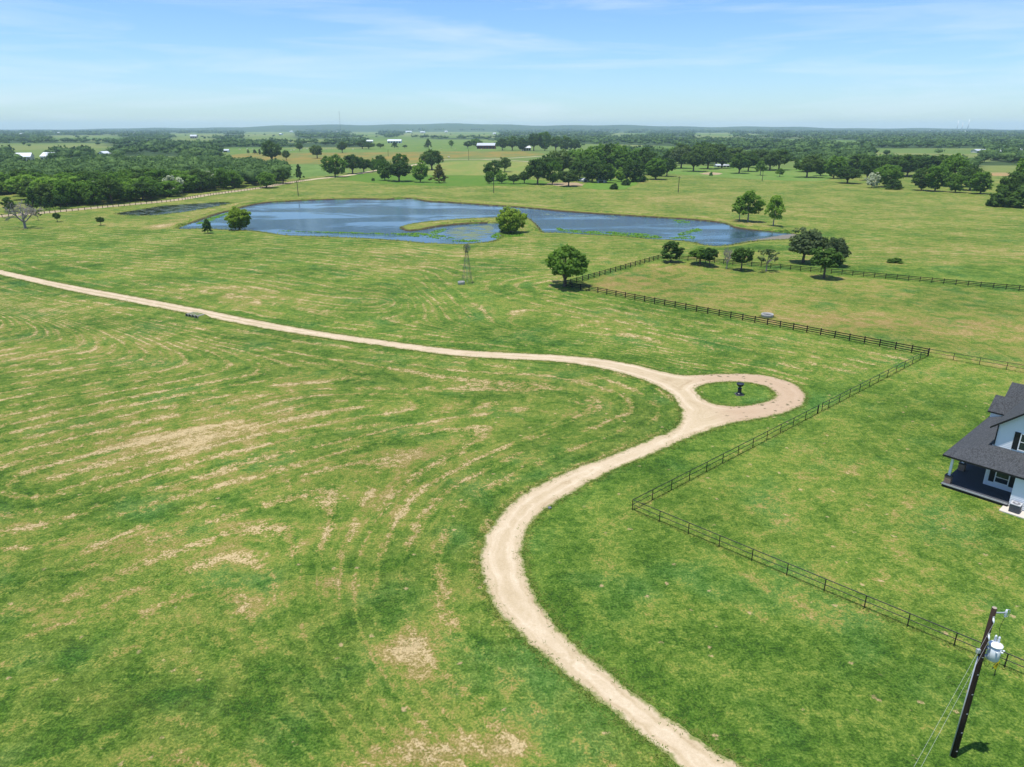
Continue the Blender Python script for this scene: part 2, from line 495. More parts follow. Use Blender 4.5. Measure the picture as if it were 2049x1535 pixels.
def build_ground():
    xs = [0.0]
    st = 1.0
    while xs[-1] < 15000:
        if xs[-1] > 125: st *= 1.045
        xs.append(xs[-1] + st)
    xs = np.array(xs)
    xs = np.r_[-xs[:0:-1], xs]
    ys = [16.0]
    while ys[-1] < 13000: ys.append(ys[-1] + max(0.85, ys[-1] * 0.0085))
    yb = [16.0]
    st = 1.5
    while yb[-1] > -6000:
        st *= 1.25
        yb.append(yb[-1] - st)
    ys = np.r_[np.array(yb[:0:-1]), np.array(ys)]
    X, Y = np.meshgrid(xs, ys)
    x, y = X.ravel(), Y.ravel()
    n = len(x)
    nx, ny = len(xs), len(ys)
    i = (np.arange(ny - 1)[:, None] * nx + np.arange(nx - 1)[None, :]).ravel()
    f = np.c_[i, i + 1, i + nx + 1, i + nx]
    z = gz(x, y)
    mow = y.copy(); dry = np.full(n, 0.42); amp = np.full(n, 0.25); brown = np.zeros(n); forest = np.zeros(n)
    near = (y > 10) & (y < 900) & (np.abs(x) < 700)
    p = np.c_[x, y][near]
    a_mow = p[:, 1] * 0.97 + p[:, 0] * 0.25
    a_dry = np.full(len(p), 0.44); a_amp = np.full(len(p), 0.26); a_br = np.zeros(len(p))
    # which field
    lower = drive_outer[45:]                  # left-hand edge, from the bottom round to the far left
    polyA = np.r_[lower, [[-700, lower[-1][1]], [-700, -5], [0, -5]]]
    inA = inside(p, polyA)
    upper = drive_outer[:24]
    dU = seg_dist(p, drive_outer, True)
    inY = inside(p, yard)
    inP = inside(p, paddock)
    inI = inside(p, island)
    polyB = np.r_[upper[:21], [FJ, B1, P(1128, 480), P(1000, 490), P(900, 490), P(730, 478), P(515, 464), P(360, 458), P(-300, 470)]]
    inB = inside(p, polyB)
    inF = ~(inA | inY | inP | inI | inB) & (p[:, 1] > 190)
    strip = ~(inA | inY | inP | inI | inB | inF)
    spA = smooth(PA([(90, 960), (380, 885), (680, 820), (960, 790), (1170, 790)]), 3, False)
    sA = seg_dist(p, spA)
    k = sstep(6, 26, dU)
    mA = dU * (1 - k) + k * sA
    a_mow[inA] = mA[inA]
    a_dry[inA] = 0.375; a_amp[inA] = 0.50; a_br[inA] = 0.16
    near_low = sstep(62, 40, p[:, 1])          # bottom of the field: blotchy rather than striped
    a_amp[inA] = (0.66 - 0.36 * near_low)[inA]
    spB = smooth(PA([(-200, 500), (120, 530), (420, 560), (640, 600), (790, 602)]), 4, False)
    sB = seg_dist(p, spB)
    k = sstep(5, 20, dU)
    mB = dU * (1 - k) + k * sB
    dF_ = seg_dist(p, np.array([B1, FJ]))
    k2 = 1 - sstep(14, 46, dF_)
    mB = mB * (1 - k2) + k2 * (dF_ + 20)
    a_mow[inB] = mB[inB]
    a_dry[inB] = 0.40; a_amp[inB] = 0.50
    a_mow[inP] = seg_dist(p, np.array([B1, B2, B3]))[inP]
    m2 = seg_dist(p, np.array([B1, FJ]))
    a_mow[inP] = np.minimum(a_mow, m2)[inP]
    a_dry[inP] = 0.45; a_amp[inP] = 0.17; a_br[inP] = 0.34
    dA = (FJ - FC) / np.hypot(*(FJ - FC))
    a_mow[inY] = (p @ np.array([-dA[1], dA[0]]))[inY]
    a_dry[inY] = 0.39; a_amp[inY] = 0.12
    a_mow[strip] = dU[strip]
    a_dry[strip] = 0.35; a_amp[strip] = 0.12
    a_mow[inI] = seg_dist(p, island, True)[inI]
    a_dry[inI] = 0.26; a_amp[inI] = 0.12
    # beyond the ponds
    cF = np.array(P(1450, 330))
    a_mow[inF] = (np.hypot((p - cF)[:, 0] * 0.55, (p - cF)[:, 1]))[inF]
    a_dry[inF] = 0.465; a_amp[inF] = 0.30
    # dry and lush patches of the near field
    dd = np.zeros(len(p))
    for b in [(440, 850, 210, 55, .22), (600, 768, 60, 16, .36), (390, 880, 110, 26, .26), (840, 912, 75, 18, .30), (170, 900, 150, 40, .12), (810, 1300, 55, 38, .55), (835, 1350, 35, 30, .35),
              (690, 1180, 45, 35, .22), (260, 1098, 110, 24, .34), (465, 1085, 55, 40, .32), (650, 1170, 45, 22, .28), (190, 1232, 90, 26, .26), (310, 1515, 110, 24, .25), (860, 1505, 110, 34, .50),
              (1010, 1500, 42, 28, .40), (230, 700, 260, 70, .10), (60, 640, 170, 50, .10), (740, 1000, 150, 70, .16), (950, 840, 90, 25, .12), (1180, 800, 60, 20, .12), (30, 1060, 80, 25, .15),
              (420, 960, 120, 22, .16), (640, 960, 140, 26, .16), (500, 1210, 80, 24, .16), (920, 1180, 60, 60, .10), (1000, 1390, 50, 40, .08),
              (150, 1290, 55, 32, -.30), (210, 1390, 160, 70, -.16), (700, 1260, 60, 110, -.16), (430, 1400, 140, 50, -.14), (330, 1010, 150, 22, -.18), (620, 1020, 90, 20, -.14), (980, 1300, 60, 80, -.12),
              (520, 600, 150, 16, .14), (480, 578, 130, 10, .16), (980, 505, 90, 8, .22), (830, 530, 120, 12, .14), (760, 505, 80, 8, .14), (1240, 640, 90, 14, .16), (1050, 620, 100, 20, .06),
              (300, 640, 260, 10, -.12), (560, 668, 220, 9, -.10), (1100, 690, 160, 12, -.10), (1000, 580, 120, 14, -.08), (923, 590, 60, 10, -.16),
              (1240, 565, 110, 22, .18), (1640, 640, 160, 18, .16), (1900, 655, 200, 18, .14), (1450, 600, 120, 12, .08), (1340, 540, 120, 8, .10),
              (1520, 900, 120, 40, -.04), (1880, 1090, 120, 40, .05), (1480, 1010, 90, 18, .06), (1700, 1250, 120, 40, .09), (1600, 1290, 120, 40, -.07), (1580, 1200, 70, 30, .07), (1180, 1110, 100, 40, .04),
              (323, 452, 16, 3, .5), (1500, 496, 110, 5, -.30), (1180, 480, 160, 6, .10), (1680, 420, 300, 14, .05), (1900, 500, 200, 14, .06), (1420, 400, 110, 10, .10), (1650, 470, 120, 10, -.10), (1300, 400, 80, 10, .07)]:
        dd += blob(p, *b)
    a_dry += dd
    # lush verge by drive, fences and shore
    a_dry -= 0.10 * np.exp(-((dU - 1.6) / 1.8) ** 2) * (~inP)
    dP = seg_dist(p, pond_raw, True)
    far_shore = (p[:, 1] > 250) & ~inB & (p[:, 0] < 190)
    a_dry += np.where(far_shore, 0.13 * np.exp(-((dP - 9) / 5) ** 2) - 0.22 * np.exp(-(dP / 3.0) ** 2), -0.24 * np.exp(-(dP / 3.5) ** 2))
    dfn = np.minimum(seg_dist(p, np.array([B1, B2, B3])), seg_dist(p, np.array([B1, FJ])))
    a_dry -= 0.16 * np.exp(-(dfn / 1.6) ** 2)
    a_br *= 1 - np.exp(-(dfn / 3.0) ** 2)
    for b in [(1240, 562, 130, 24, .5), (1640, 640, 160, 20, .35), (1900, 650, 200, 16, .35)]:
        a_br += blob(p, *b) * inP
    a_br += 0.05 * inF
    mow[near] = a_mow; dry[near] = a_dry; amp[near] = a_amp; brown[near] = a_br
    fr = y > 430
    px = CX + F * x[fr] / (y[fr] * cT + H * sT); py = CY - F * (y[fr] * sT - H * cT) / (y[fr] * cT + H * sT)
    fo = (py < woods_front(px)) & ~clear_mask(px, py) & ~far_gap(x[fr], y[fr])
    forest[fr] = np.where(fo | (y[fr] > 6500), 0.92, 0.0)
    me = mesh_np('ground', np.c_[x, y, z], f, ground_mat(), dict(mow=mow, dry=dry, amp=amp, forest=forest, brown=brown), True)
    tag(link(bpy.data.objects.new('ground', me)), kind='structure')
build_ground()

# ------------------------------------------------------------------ flat sheets: drive, roads, water
def sheet(name, outer, holes, step, z, mat, attr_fn=None, kind='structure', zfn=None):
    rings = [outer] + list(holes)
    pts, edges = [], []
    for r in rings:
        b = len(pts)
        pts += [tuple(q) for q in r]
        edges += [(b + i, b + (i + 1) % len(r)) for i in range(len(r))]
    if step:
        lo, hi = outer.min(0), outer.max(0)
        gx, gy = np.meshgrid(np.arange(lo[0], hi[0], step), np.arange(lo[1], hi[1], step))
        g = np.c_[gx.ravel(), gy.ravel()]
        g += rng.uniform(-0.3, 0.3, g.shape) * step
        ok = inside(g, outer)
        g = g[ok]
        for h in holes: g = g[~inside(g, h)]
        dmin = np.full(len(g), 1e9)
        for r in rings: dmin = np.minimum(dmin, seg_dist(g, r, True))
        pts += [tuple(q) for q in g[dmin > step * 0.35]]
    o = delaunay_2d_cdt([Vector(q) for q in pts], edges, [], 0, 1e-5)
    v = np.array([(q.x, q.y) for q in o[0]])
    f = np.array([t for t in o[2] if len(t) == 3])
    cen = v[f].mean(1)
    ok = inside(cen, outer)
    for h in holes: ok &= ~inside(cen, h)
    f = f[ok]
    e1, e2 = v[f[:, 1]] - v[f[:, 0]], v[f[:, 2]] - v[f[:, 0]]
    flip = (e1[:, 0] * e2[:, 1] - e1[:, 1] * e2[:, 0]) < 0
    f[flip] = f[flip][:, ::-1]
    zz = np.full(len(v), z)
    if zfn is not None: zz = zz + zfn(v)
    me = mesh_np(name, np.c_[v, zz], f, mat, attr_fn(v) if attr_fn else None, True)
    return tag(link(bpy.data.objects.new(name, me)), kind=kind)

def gravel_mat():
    t = NT('caliche_gravel')
    p = t.pos()
    e = t.attr('edge'); lp = t.attr('loop')
    c = lambda n, k: t.math('MULTIPLY', t.math('SUBTRACT', n, 0.5), k)
    ew = t.math('ADD', e, c(t.noise(p, 0.4, 4), 0.9))
    track = t.noise(t.vec(t.math('MULTIPLY', ew, 2.6), t.math('MULTIPLY', t.sep(p)[0], 0.10), t.math('MULTIPLY', t.sep(p)[1], 0.10)), 1.0, 4, 0.6)
    n1 = t.noise(p, 0.5, 5, 0.6); n2 = t.noise(p, 5.0, 5, 0.7); n3 = t.noise(p, 24.0, 3, 0.7)
    rut = t.math('ABSOLUTE', t.math('SUBTRACT', ew, 1.05))
    rut = t.math('SUBTRACT', 1.0, t.sst(rut, 0.12, 0.55))
    d = t.math('ADD', t.math('ADD', c(track, 1.2), c(n1, 0.7)), t.math('ADD', 0.40, c(n2, 0.45)))
    d = t.math('ADD', d, t.math('MULTIPLY', rut, 0.30))
    col = t.ramp(d, [(0.0, (0.31, 0.23, 0.135)), (0.35, (0.41, 0.325, 0.205)), (0.65, (0.46, 0.37, 0.248)), (1.0, (0.535, 0.45, 0.32))])
    # the rarely driven loop is redder, with tufts of weed and litter
    col = t.mix(t.math('MULTIPLY', lp, 0.72), col, (0.37, 0.262, 0.175))
    vd = t.math('ADD', t.voro(p, 0.9), c(t.noise(p, 4, 3), 0.5))
    weed = t.math('MULTIPLY', t.math('SUBTRACT', 1.0, t.sst(vd, 0.16, 0.26)), t.math('MULTIPLY', lp, t.sst(n1, 0.34, 0.52)))
    col = t.mix(t.math('MULTIPLY', weed, 0.8), col, (0.10, 0.095, 0.045))
    # crown strip of the long straight
    mid = t.math('MULTIPLY', t.sst(t.attr('far'), 0.3, 0.9), t.math('MULTIPLY', t.sst(ew, 1.25, 1.55), t.sst(n2, 0.42, 0.62)))
    col = t.mix(t.math('MULTIPLY', mid, 0.6), col, (0.24, 0.20, 0.10))
    # grass creeping in at the margin
    ge = t.math('SUBTRACT', 1.0, t.sst(t.math('ADD', e, c(t.noise(p, 1.3, 5, 0.7), 1.1)), 0.02, 0.36))
    gcol = t.mix(n2, (0.06, 0.12, 0.016), (0.26, 0.24, 0.09))
    col = t.mix(t.math('MULTIPLY', ge, 0.9), col, gcol)
    lum = t.math('ADD', 1.0, t.math('ADD', c(n3, 0.40), c(n2, 0.2)))
    col = t.mix(1.0, col, t.vec(lum, lum, lum), 'MULTIPLY')
    t.bump(t.math('ADD', n2, t.math('MULTIPLY', n3, 0.5)), 0.35, 0.04)
    return t.fin(col, 0.95, 0.1)
GRAVEL = gravel_mat()
loopc = np.array(P(1472, 787))
def drive_attr(v):
    e = np.minimum(seg_dist(v, drive, True), seg_dist(v, isle, True))
    lp = sstep(P(1392, 0 + 790)[0] - 1, P(1440, 790)[0] + 1, v[:, 0]) * (v[:, 1] > P(1500, 850)[1])
    return dict(edge=e, loop=lp, far=sstep(-15, -40, v[:, 0]))
sheet('driveway', drive, [isle], 0.55, 0.03, GRAVEL, drive_attr)

def ribbon(name, centre, width, z, mat, n=5, jit=0.25, step=3.0):
    c = smooth(centre, step, False)
    tg = np.gradient(c, axis=0)
    tg /= np.hypot(tg[:, 0], tg[:, 1])[:, None]
    nr = np.c_[-tg[:, 1], tg[:, 0]]
    us = np.linspace(-0.5, 0.5, n)
    v, e = [], []
    for k, u in enumerate(us):
        off = width * u + (rng.normal(0, jit, len(c)) if k in (0, n - 1) else 0)
        q = c + nr * np.reshape(off, (-1, 1))
        v.append(np.c_[q, np.full(len(c), z)])
        e.append(np.full(len(c), (0.5 - abs(u)) * width))
    m = len(c)
    v = np.concatenate(v)
    i = np.concatenate([np.arange(m - 1) + k * m for k in range(n - 1)])
    f = np.c_[i, i + m, i + m + 1, i + 1]
    e = np.concatenate(e)
    me = mesh_np(name, v, f[:, ::-1], mat, dict(edge=e, loop=e * 0, far=e * 0), True)
    return tag(link(bpy.data.objects.new(name, me)), kind='structure')
ribbon('gravel_road', far_road_c, 6.5, 0.05, GRAVEL)
ribbon('farm_track', PA([(958, 318.9), (985, 320), (1010, 321), (1040, 322.5), (1064, 324.5)]), 5.0, 0.09, GRAVEL)

def field_mat(name, a, b, c, sc_=0.05):
    t = NT(name)
    p = t.pos()
    n = t.noise(t.mapv(p, scale=(1, 0.35, 1)), sc_, 6, 0.65)
    m = t.noise(p, 0.4, 5, 0.7)
    col = t.mix(t.sst(n, 0.38, 0.62), a, b)
    col = t.mix(t.math('MULTIPLY', t.sst(m, 0.45, 0.7), 0.6), col, c)
    t.bump(m, 0.4, 0.2)
    return t.fin(col, 0.95, 0.05)
def field(name, pts, mat, z, label=None):
    o = sheet(name, smooth(PA(pts), 4.0, True, 0.8), [], 0, z, mat)
    return o
field('meadow', [(470, 345), (520, 352), (575, 358), (640, 352), (700, 342), (640, 331), (560, 328), (480, 328)], field_mat('meadow_grass', (0.12, 0.19, 0.045), (0.085, 0.15, 0.03), (0.19, 0.25, 0.085)), 0.010)
field('flower_meadow', [(455, 326), (540, 329), (640, 328), (720, 329), (800, 330), (900, 317), (1000, 315), (1090, 309), (1040, 303), (900, 303.5), (760, 305), (620, 306), (480, 308)], field_mat('flowering_weeds', (0.21, 0.165, 0.040), (0.115, 0.155, 0.040), (0.25, 0.16, 0.05), 0.03), 0.014)
field('cattle_pasture', [(430, 309), (540, 306), (700, 305), (900, 303), (1040, 302), (1010, 296), (980, 288), (940, 281), (760, 281), (735, 296), (600, 298), (460, 299)], field_mat('cattle_pasture_grass', (0.095, 0.165, 0.036), (0.135, 0.185, 0.045), (0.075, 0.125, 0.03), 0.03), 0.020)
field('green_paddock', [(680, 356), (760, 367), (860, 372), (960, 372), (1060, 371), (1100, 366), (1000, 352), (900, 351), (820, 350), (740, 347)], field_mat('lush_paddock_grass', (0.070, 0.150, 0.018), (0.090, 0.160, 0.022), (0.12, 0.175, 0.03)), 0.012)
field('grazed_paddock', [(830, 349), (900, 350), (1000, 351), (1060, 345), (1080, 330), (1064, 325.5), (1000, 322), (905, 323), (870, 332)], field_mat('grazed_grass', (0.15, 0.20, 0.045), (0.21, 0.21, 0.06), (0.11, 0.18, 0.03)), 0.016)
field('weed_patch', [(1165, 372), (1185, 378), (1230, 380), (1262, 375), (1275, 364), (1240, 358), (1190, 362)], field_mat('tall_weeds', (0.08, 0.17, 0.02), (0.11, 0.19, 0.028), (0.16, 0.22, 0.05), 0.3), 0.05)
field('bare_yard', [(1095, 367), (1120, 372), (1165, 372), (1150, 366)], field_mat('bare_soil', (0.36, 0.27, 0.18), (0.30, 0.22, 0.13), (0.2, 0.18, 0.08)), 0.045)
field('oak_yard', [(1335, 346), (1400, 352), (1480, 357), (1560, 361), (1640, 362), (1660, 350), (1600, 338), (1500, 334), (1400, 332), (1330, 334)], field_mat('oak_yard_grass', (0.09, 0.18, 0.03), (0.13, 0.2, 0.045), (0.22, 0.21, 0.08)), 0.02)
field('bare_patch', [(1400, 348), (1430, 350), (1445, 347), (1420, 345)], field_mat('bare_patch_soil', (0.36, 0.27, 0.18), (0.30, 0.22, 0.13), (0.2, 0.18, 0.08)), 0.055)
field('ploughed_strip', [(1972, 351), (2020, 352), (2018, 346), (1985, 346)], field_mat('red_soil', (0.32, 0.2, 0.09), (0.28, 0.2, 0.09), (0.2, 0.18, 0.08)), 0.06)

def water_mat(name, deep, dark=False):
    t = NT(name)
    p = t.pos()
    c = lambda n, k: t.math('MULTIPLY', t.math('SUBTRACT', n, 0.5), k)
    al, mud = t.attr('algae'), t.attr('mud')
    slick = t.noise(t.mapv(p, scale=(0.018, 0.045, 1), loc=(2, 5, 0), rot=(0, 0, 0.1)), 1.0, 4, 0.6, 0.6)
    calm = t.sst(slick, 0.46, 0.58)
    rip = t.math('ADD', t.noise(t.mapv(p, scale=(0.8, 1.25, 1)), 1.1, 4, 0.6, 0.6), t.math('MULTIPLY', t.noise(p, 5.0, 2, 0.5), 0.35))
    film = t.math('ADD', al, c(t.noise(t.mapv(p, scale=(0.5, 0.9, 1)), 0.35, 6, 0.7, 0.5), 1.3))
    filmf = t.math('MULTIPLY', t.sst(film, 0.45, 0.75), t.sst(al, 0.02, 0.3))
    mudf = t.math('MULTIPLY', t.sst(t.math('ADD', mud, c(t.noise(p, 0.25, 6, 0.7), 1.0)), 0.35, 0.75), t.sst(mud, 0.02, 0.3))
    scum = t.mix(t.noise(p, 0.6, 5, 0.7), (0.075, 0.105, 0.050), (0.19, 0.225, 0.095))
    col = t.mix(filmf, deep, scum)
    col = t.mix(mudf, col, t.mix(t.noise(p, 1.2, 5), (0.10, 0.085, 0.06), (0.24, 0.21, 0.16)))
    cov = t.math('MAXIMUM', filmf, mudf)
    t.put(t.b.inputs['Roughness'], t.math('ADD', 0.06, t.math('MULTIPLY', cov, 0.55)))
    bst = t.math('MULTIPLY', t.math('SUBTRACT', 1.0, t.math('MULTIPLY', calm, 0.9)), 0.03 if dark else 0.46)
    t.bump(rip, bst, 0.35)
    t.b.inputs['IOR'].default_value = 1.33
    t.put(t.b.inputs['Base Color'], col)
    t.b.inputs['Specular IOR Level'].default_value = 0.12 if dark else 0.5
    return t.m
alg_polys = [smooth(PA(q), 1.5) for q in ([(878, 462), (925, 452), (992, 450), (996, 470), (960, 481), (900, 478)], [(1062, 421), (1130, 426), (1200, 431), (1245, 434), (1232, 441), (1150, 439), (1078, 433)],
    [(560, 463), (700, 466), (830, 470), (890, 468), (860, 458), (760, 462), (640, 462)])]
mud_poly = smooth(PA([(1450, 496), (1471, 486), (1512, 478), (1560, 470), (1600, 467), (1600, 482), (1520, 486)]), 1.5)
mud2 = smooth(PA([(960, 490), (990, 484), (1010, 474), (1012, 462), (1000, 464), (992, 474), (975, 482)]), 1.0)
def water_attr(v):
    al = np.zeros(len(v))
    for q, k in zip(alg_polys, (0.62, 0.50, 0.42)):
        al = np.maximum(al, k * np.where(inside(v, q), sstep(-0.5, 3.0, seg_dist(v, q, True)), 0))
    md = np.zeros(len(v))
    for q in (mud_poly, mud2):
        md = np.maximum(md, 0.9 * np.where(inside(v, q), sstep(-0.5, 2.5, seg_dist(v, q, True)), 0))
    return dict(algae=al, mud=md)
sheet('pond', pond, [], 2.0, 0.04, water_mat('pond_water', (0.030, 0.064, 0.090)), water_attr)
sheet('slough', slough, [], 2.5, 0.04, water_mat('slough_water', (0.010, 0.011, 0.008), True), lambda v: dict(algae=0.50 * np.ones(len(v)), mud=0 * v[:, 0]))

# eroded lip of dark soil round the pond
def pond_bank():
    r = smooth(pond_raw, 1.2, True, 0.12)
    tg = np.roll(r, -1, 0) - np.roll(r, 1, 0)
    tg /= np.hypot(tg[:, 0], tg[:, 1])[:, None]
    nr = np.c_[-tg[:, 1], tg[:, 0]]
    if not inside(r[:1] - nr[:1] * 0.5, pond_raw)[0]: nr = -nr
    north = (inside(r - np.array([0, 20.0]), pond_raw) & inside(r - np.array([0, 3.0]), pond_raw)) | (inside(r - np.array([-14, 16.0]), pond_raw) & inside(r - np.array([-2, 2.0]), pond_raw))
    north = np.convolve(np.r_[north[-6:], north, north[:6]].astype(float), np.ones(13) / 13, 'same')[6:-6]
    m = len(r)
    rows = []
    for k, (off, zz) in enumerate(((-0.25, 0.0), (0.25, 0.22), (0.75, 0.50), (1.5, 0.52), (3.0, -0.06))):
        q = r + nr * (off + rng.normal(0, 0.08, (m, 1)))
        base = gz(q[:, 0], q[:, 1]) if k == 4 else 0.0
        rows.append(np.c_[q, base + zz * (0.12 + 0.88 * north) * (1 + (rng.normal(0, 0.12, m) if 0 < k < 4 else 0))])
    v = np.concatenate(rows)
    i = np.arange(m); j = (i + 1) % m
    f = np.concatenate([np.c_[k * m + i, k * m + j, (k + 1) * m + j, (k + 1) * m + i] for k in range(4)])
    edge = np.repeat([0.0, 0.1, 0.35, 0.8, 1.0], m)
    t = NT('bank_soil')
    p = t.pos()
    n = t.noise(p, 0.9, 5, 0.65)
    e = t.math('ADD', t.attr('edge'), t.math('MULTIPLY', t.math('SUBTRACT', n, 0.5), 0.7))
    col = t.ramp(e, [(0.0, (0.040, 0.030, 0.018)), (0.25, (0.085, 0.062, 0.034)), (0.45, (0.10, 0.125, 0.028)), (0.8, (0.15, 0.175, 0.034)), (1.0, (0.17, 0.185, 0.04))])
    t.bump(n, 0.5, 0.15)
    me = mesh_np('pond_bank', v, f, t.fin(col, 0.95, 0.08), dict(edge=edge), True)
    bm = bmesh.new(); bm.from_mesh(me); bmesh.ops.recalc_face_normals(bm, faces=bm.faces)
    if sum(q.normal.z for q in bm.faces) < 0: bmesh.ops.reverse_faces(bm, faces=bm.faces)
    bm.to_mesh(me); bm.free()
    tag(link(bpy.data.objects.new('pond_bank', me)), kind='structure')
pond_bank()

# ------------------------------------------------------------------ trees
def leaf_mat(name, dark, light, trans=0.46, attr=None, ws=0.35):
    t = NT(name)
    g = t.n('ShaderNodeNewGeometry')
    oi = t.n('ShaderNodeObjectInfo')
    if attr:
        r1 = t.attr('tint')
    else:
        r1 = oi.outputs['Random']
    r2 = g.outputs['Random Per Island']
    f = t.math('ADD', t.math('MULTIPLY', r1, 0.62), t.math('MULTIPLY', r2, 0.48))
    f = t.math('ADD', f, t.math('MULTIPLY', t.math('SUBTRACT', t.noise(g.outputs['Position'], ws, 3), 0.5), 0.9), clamp=True)
    col = t.mix(f, dark, light)
    t.fin(col, 0.7, 0.08)
    tr = t.n('ShaderNodeBsdfTranslucent')
    t.l(t.mix(1.0, col, (1.25, 1.35, 0.7), 'MULTIPLY'), tr.inputs['Color'])
    ms = t.n('ShaderNodeMixShader')
    ms.inputs[0].default_value = trans
    t.l(t.b.outputs[0], ms.inputs[1])
    t.l(tr.outputs[0], ms.inputs[2])
    t.l(ms.outputs[0], t.o.inputs['Surface'])
    return t.m
LEAF = {
    'oak': leaf_mat('oak_leaves', (0.044, 0.086, 0.021), (0.125, 0.190, 0.046)),
    'dark': leaf_mat('dark_leaves', (0.033, 0.076, 0.016), (0.098, 0.170, 0.034)),
    'mid': leaf_mat('green_leaves', (0.054, 0.124, 0.018), (0.150, 0.262, 0.040)),
    'bright': leaf_mat('bright_leaves', (0.090, 0.190, 0.024), (0.225, 0.355, 0.052)),
    'willow': leaf_mat('willow_leaves', (0.170, 0.260, 0.030), (0.360, 0.460, 0.070), 0.5),
    'cedar': leaf_mat('cedar_needles', (0.022, 0.062, 0.012), (0.072, 0.138, 0.024), 0.2),
    'grey': leaf_mat('grey_green_leaves', (0.050, 0.085, 0.034), (0.125, 0.170, 0.074)),
    'olive': leaf_mat('olive_leaves', (0.080, 0.095, 0.020), (0.190, 0.195, 0.052)),
    'pale': leaf_mat('pale_vine_leaves', (0.15, 0.20, 0.10), (0.46, 0.50, 0.34), 0.15),
}
BARK = plain('bark', (0.11, 0.085, 0.065), 0.9, 0.35, 4.0, 0.1)
PALEBARK = plain('pale_bark', (0.24, 0.215, 0.185), 0.9, 0.3, 4.0, 0.1)
DEADWOOD = plain('dead_wood', (0.25, 0.225, 0.215), 0.9, 0.25, 4.0, 0.1)

def leaf_quads(cen, rad, per, size, droop=0.0, up=0.5, g=None):
    """leaf sprays around clump centres: one quad each, unit tree space"""
    g = g or rng
    n = len(cen) * per
    c = np.repeat(cen, per, 0)
    rr = np.repeat(rad, per)
    d = g.normal(0, 1, (n, 3))
    d /= np.linalg.norm(d, axis=1)[:, None]
    r = rr * g.uniform(0.25, 1, n) ** 0.5
    p = c + d * r[:, None] * np.array([1, 1, 0.8])
    nrm = d + g.normal(0, 0.55, (n, 3)) + np.array([0, 0, up])
    nrm /= np.linalg.norm(nrm, axis=1)[:, None]
    a = np.cross(nrm, g.normal(0, 1, (n, 3)) if not droop else np.tile([0.01, 0.0, 1.0], (n, 1)) + g.normal(0, 0.3, (n, 3)))
    a /= np.linalg.norm(a, axis=1)[:, None]
    b = np.cross(nrm, a)
    s = size * g.uniform(0.6, 1.35, n)[:, None]
    ax, bx = a * s * (0.55 if droop else 0.8), b * s * (1.0 + droop)
    v = np.empty((n, 4, 3))
    v[:, 0] = p - ax * 0.7 - bx; v[:, 1] = p + ax - bx * 0.4
    v[:, 2] = p + ax * 0.6 + bx; v[:, 3] = p - ax + bx * 0.5
    return v.reshape(-1, 3), np.arange(4 * n).reshape(-1, 4)

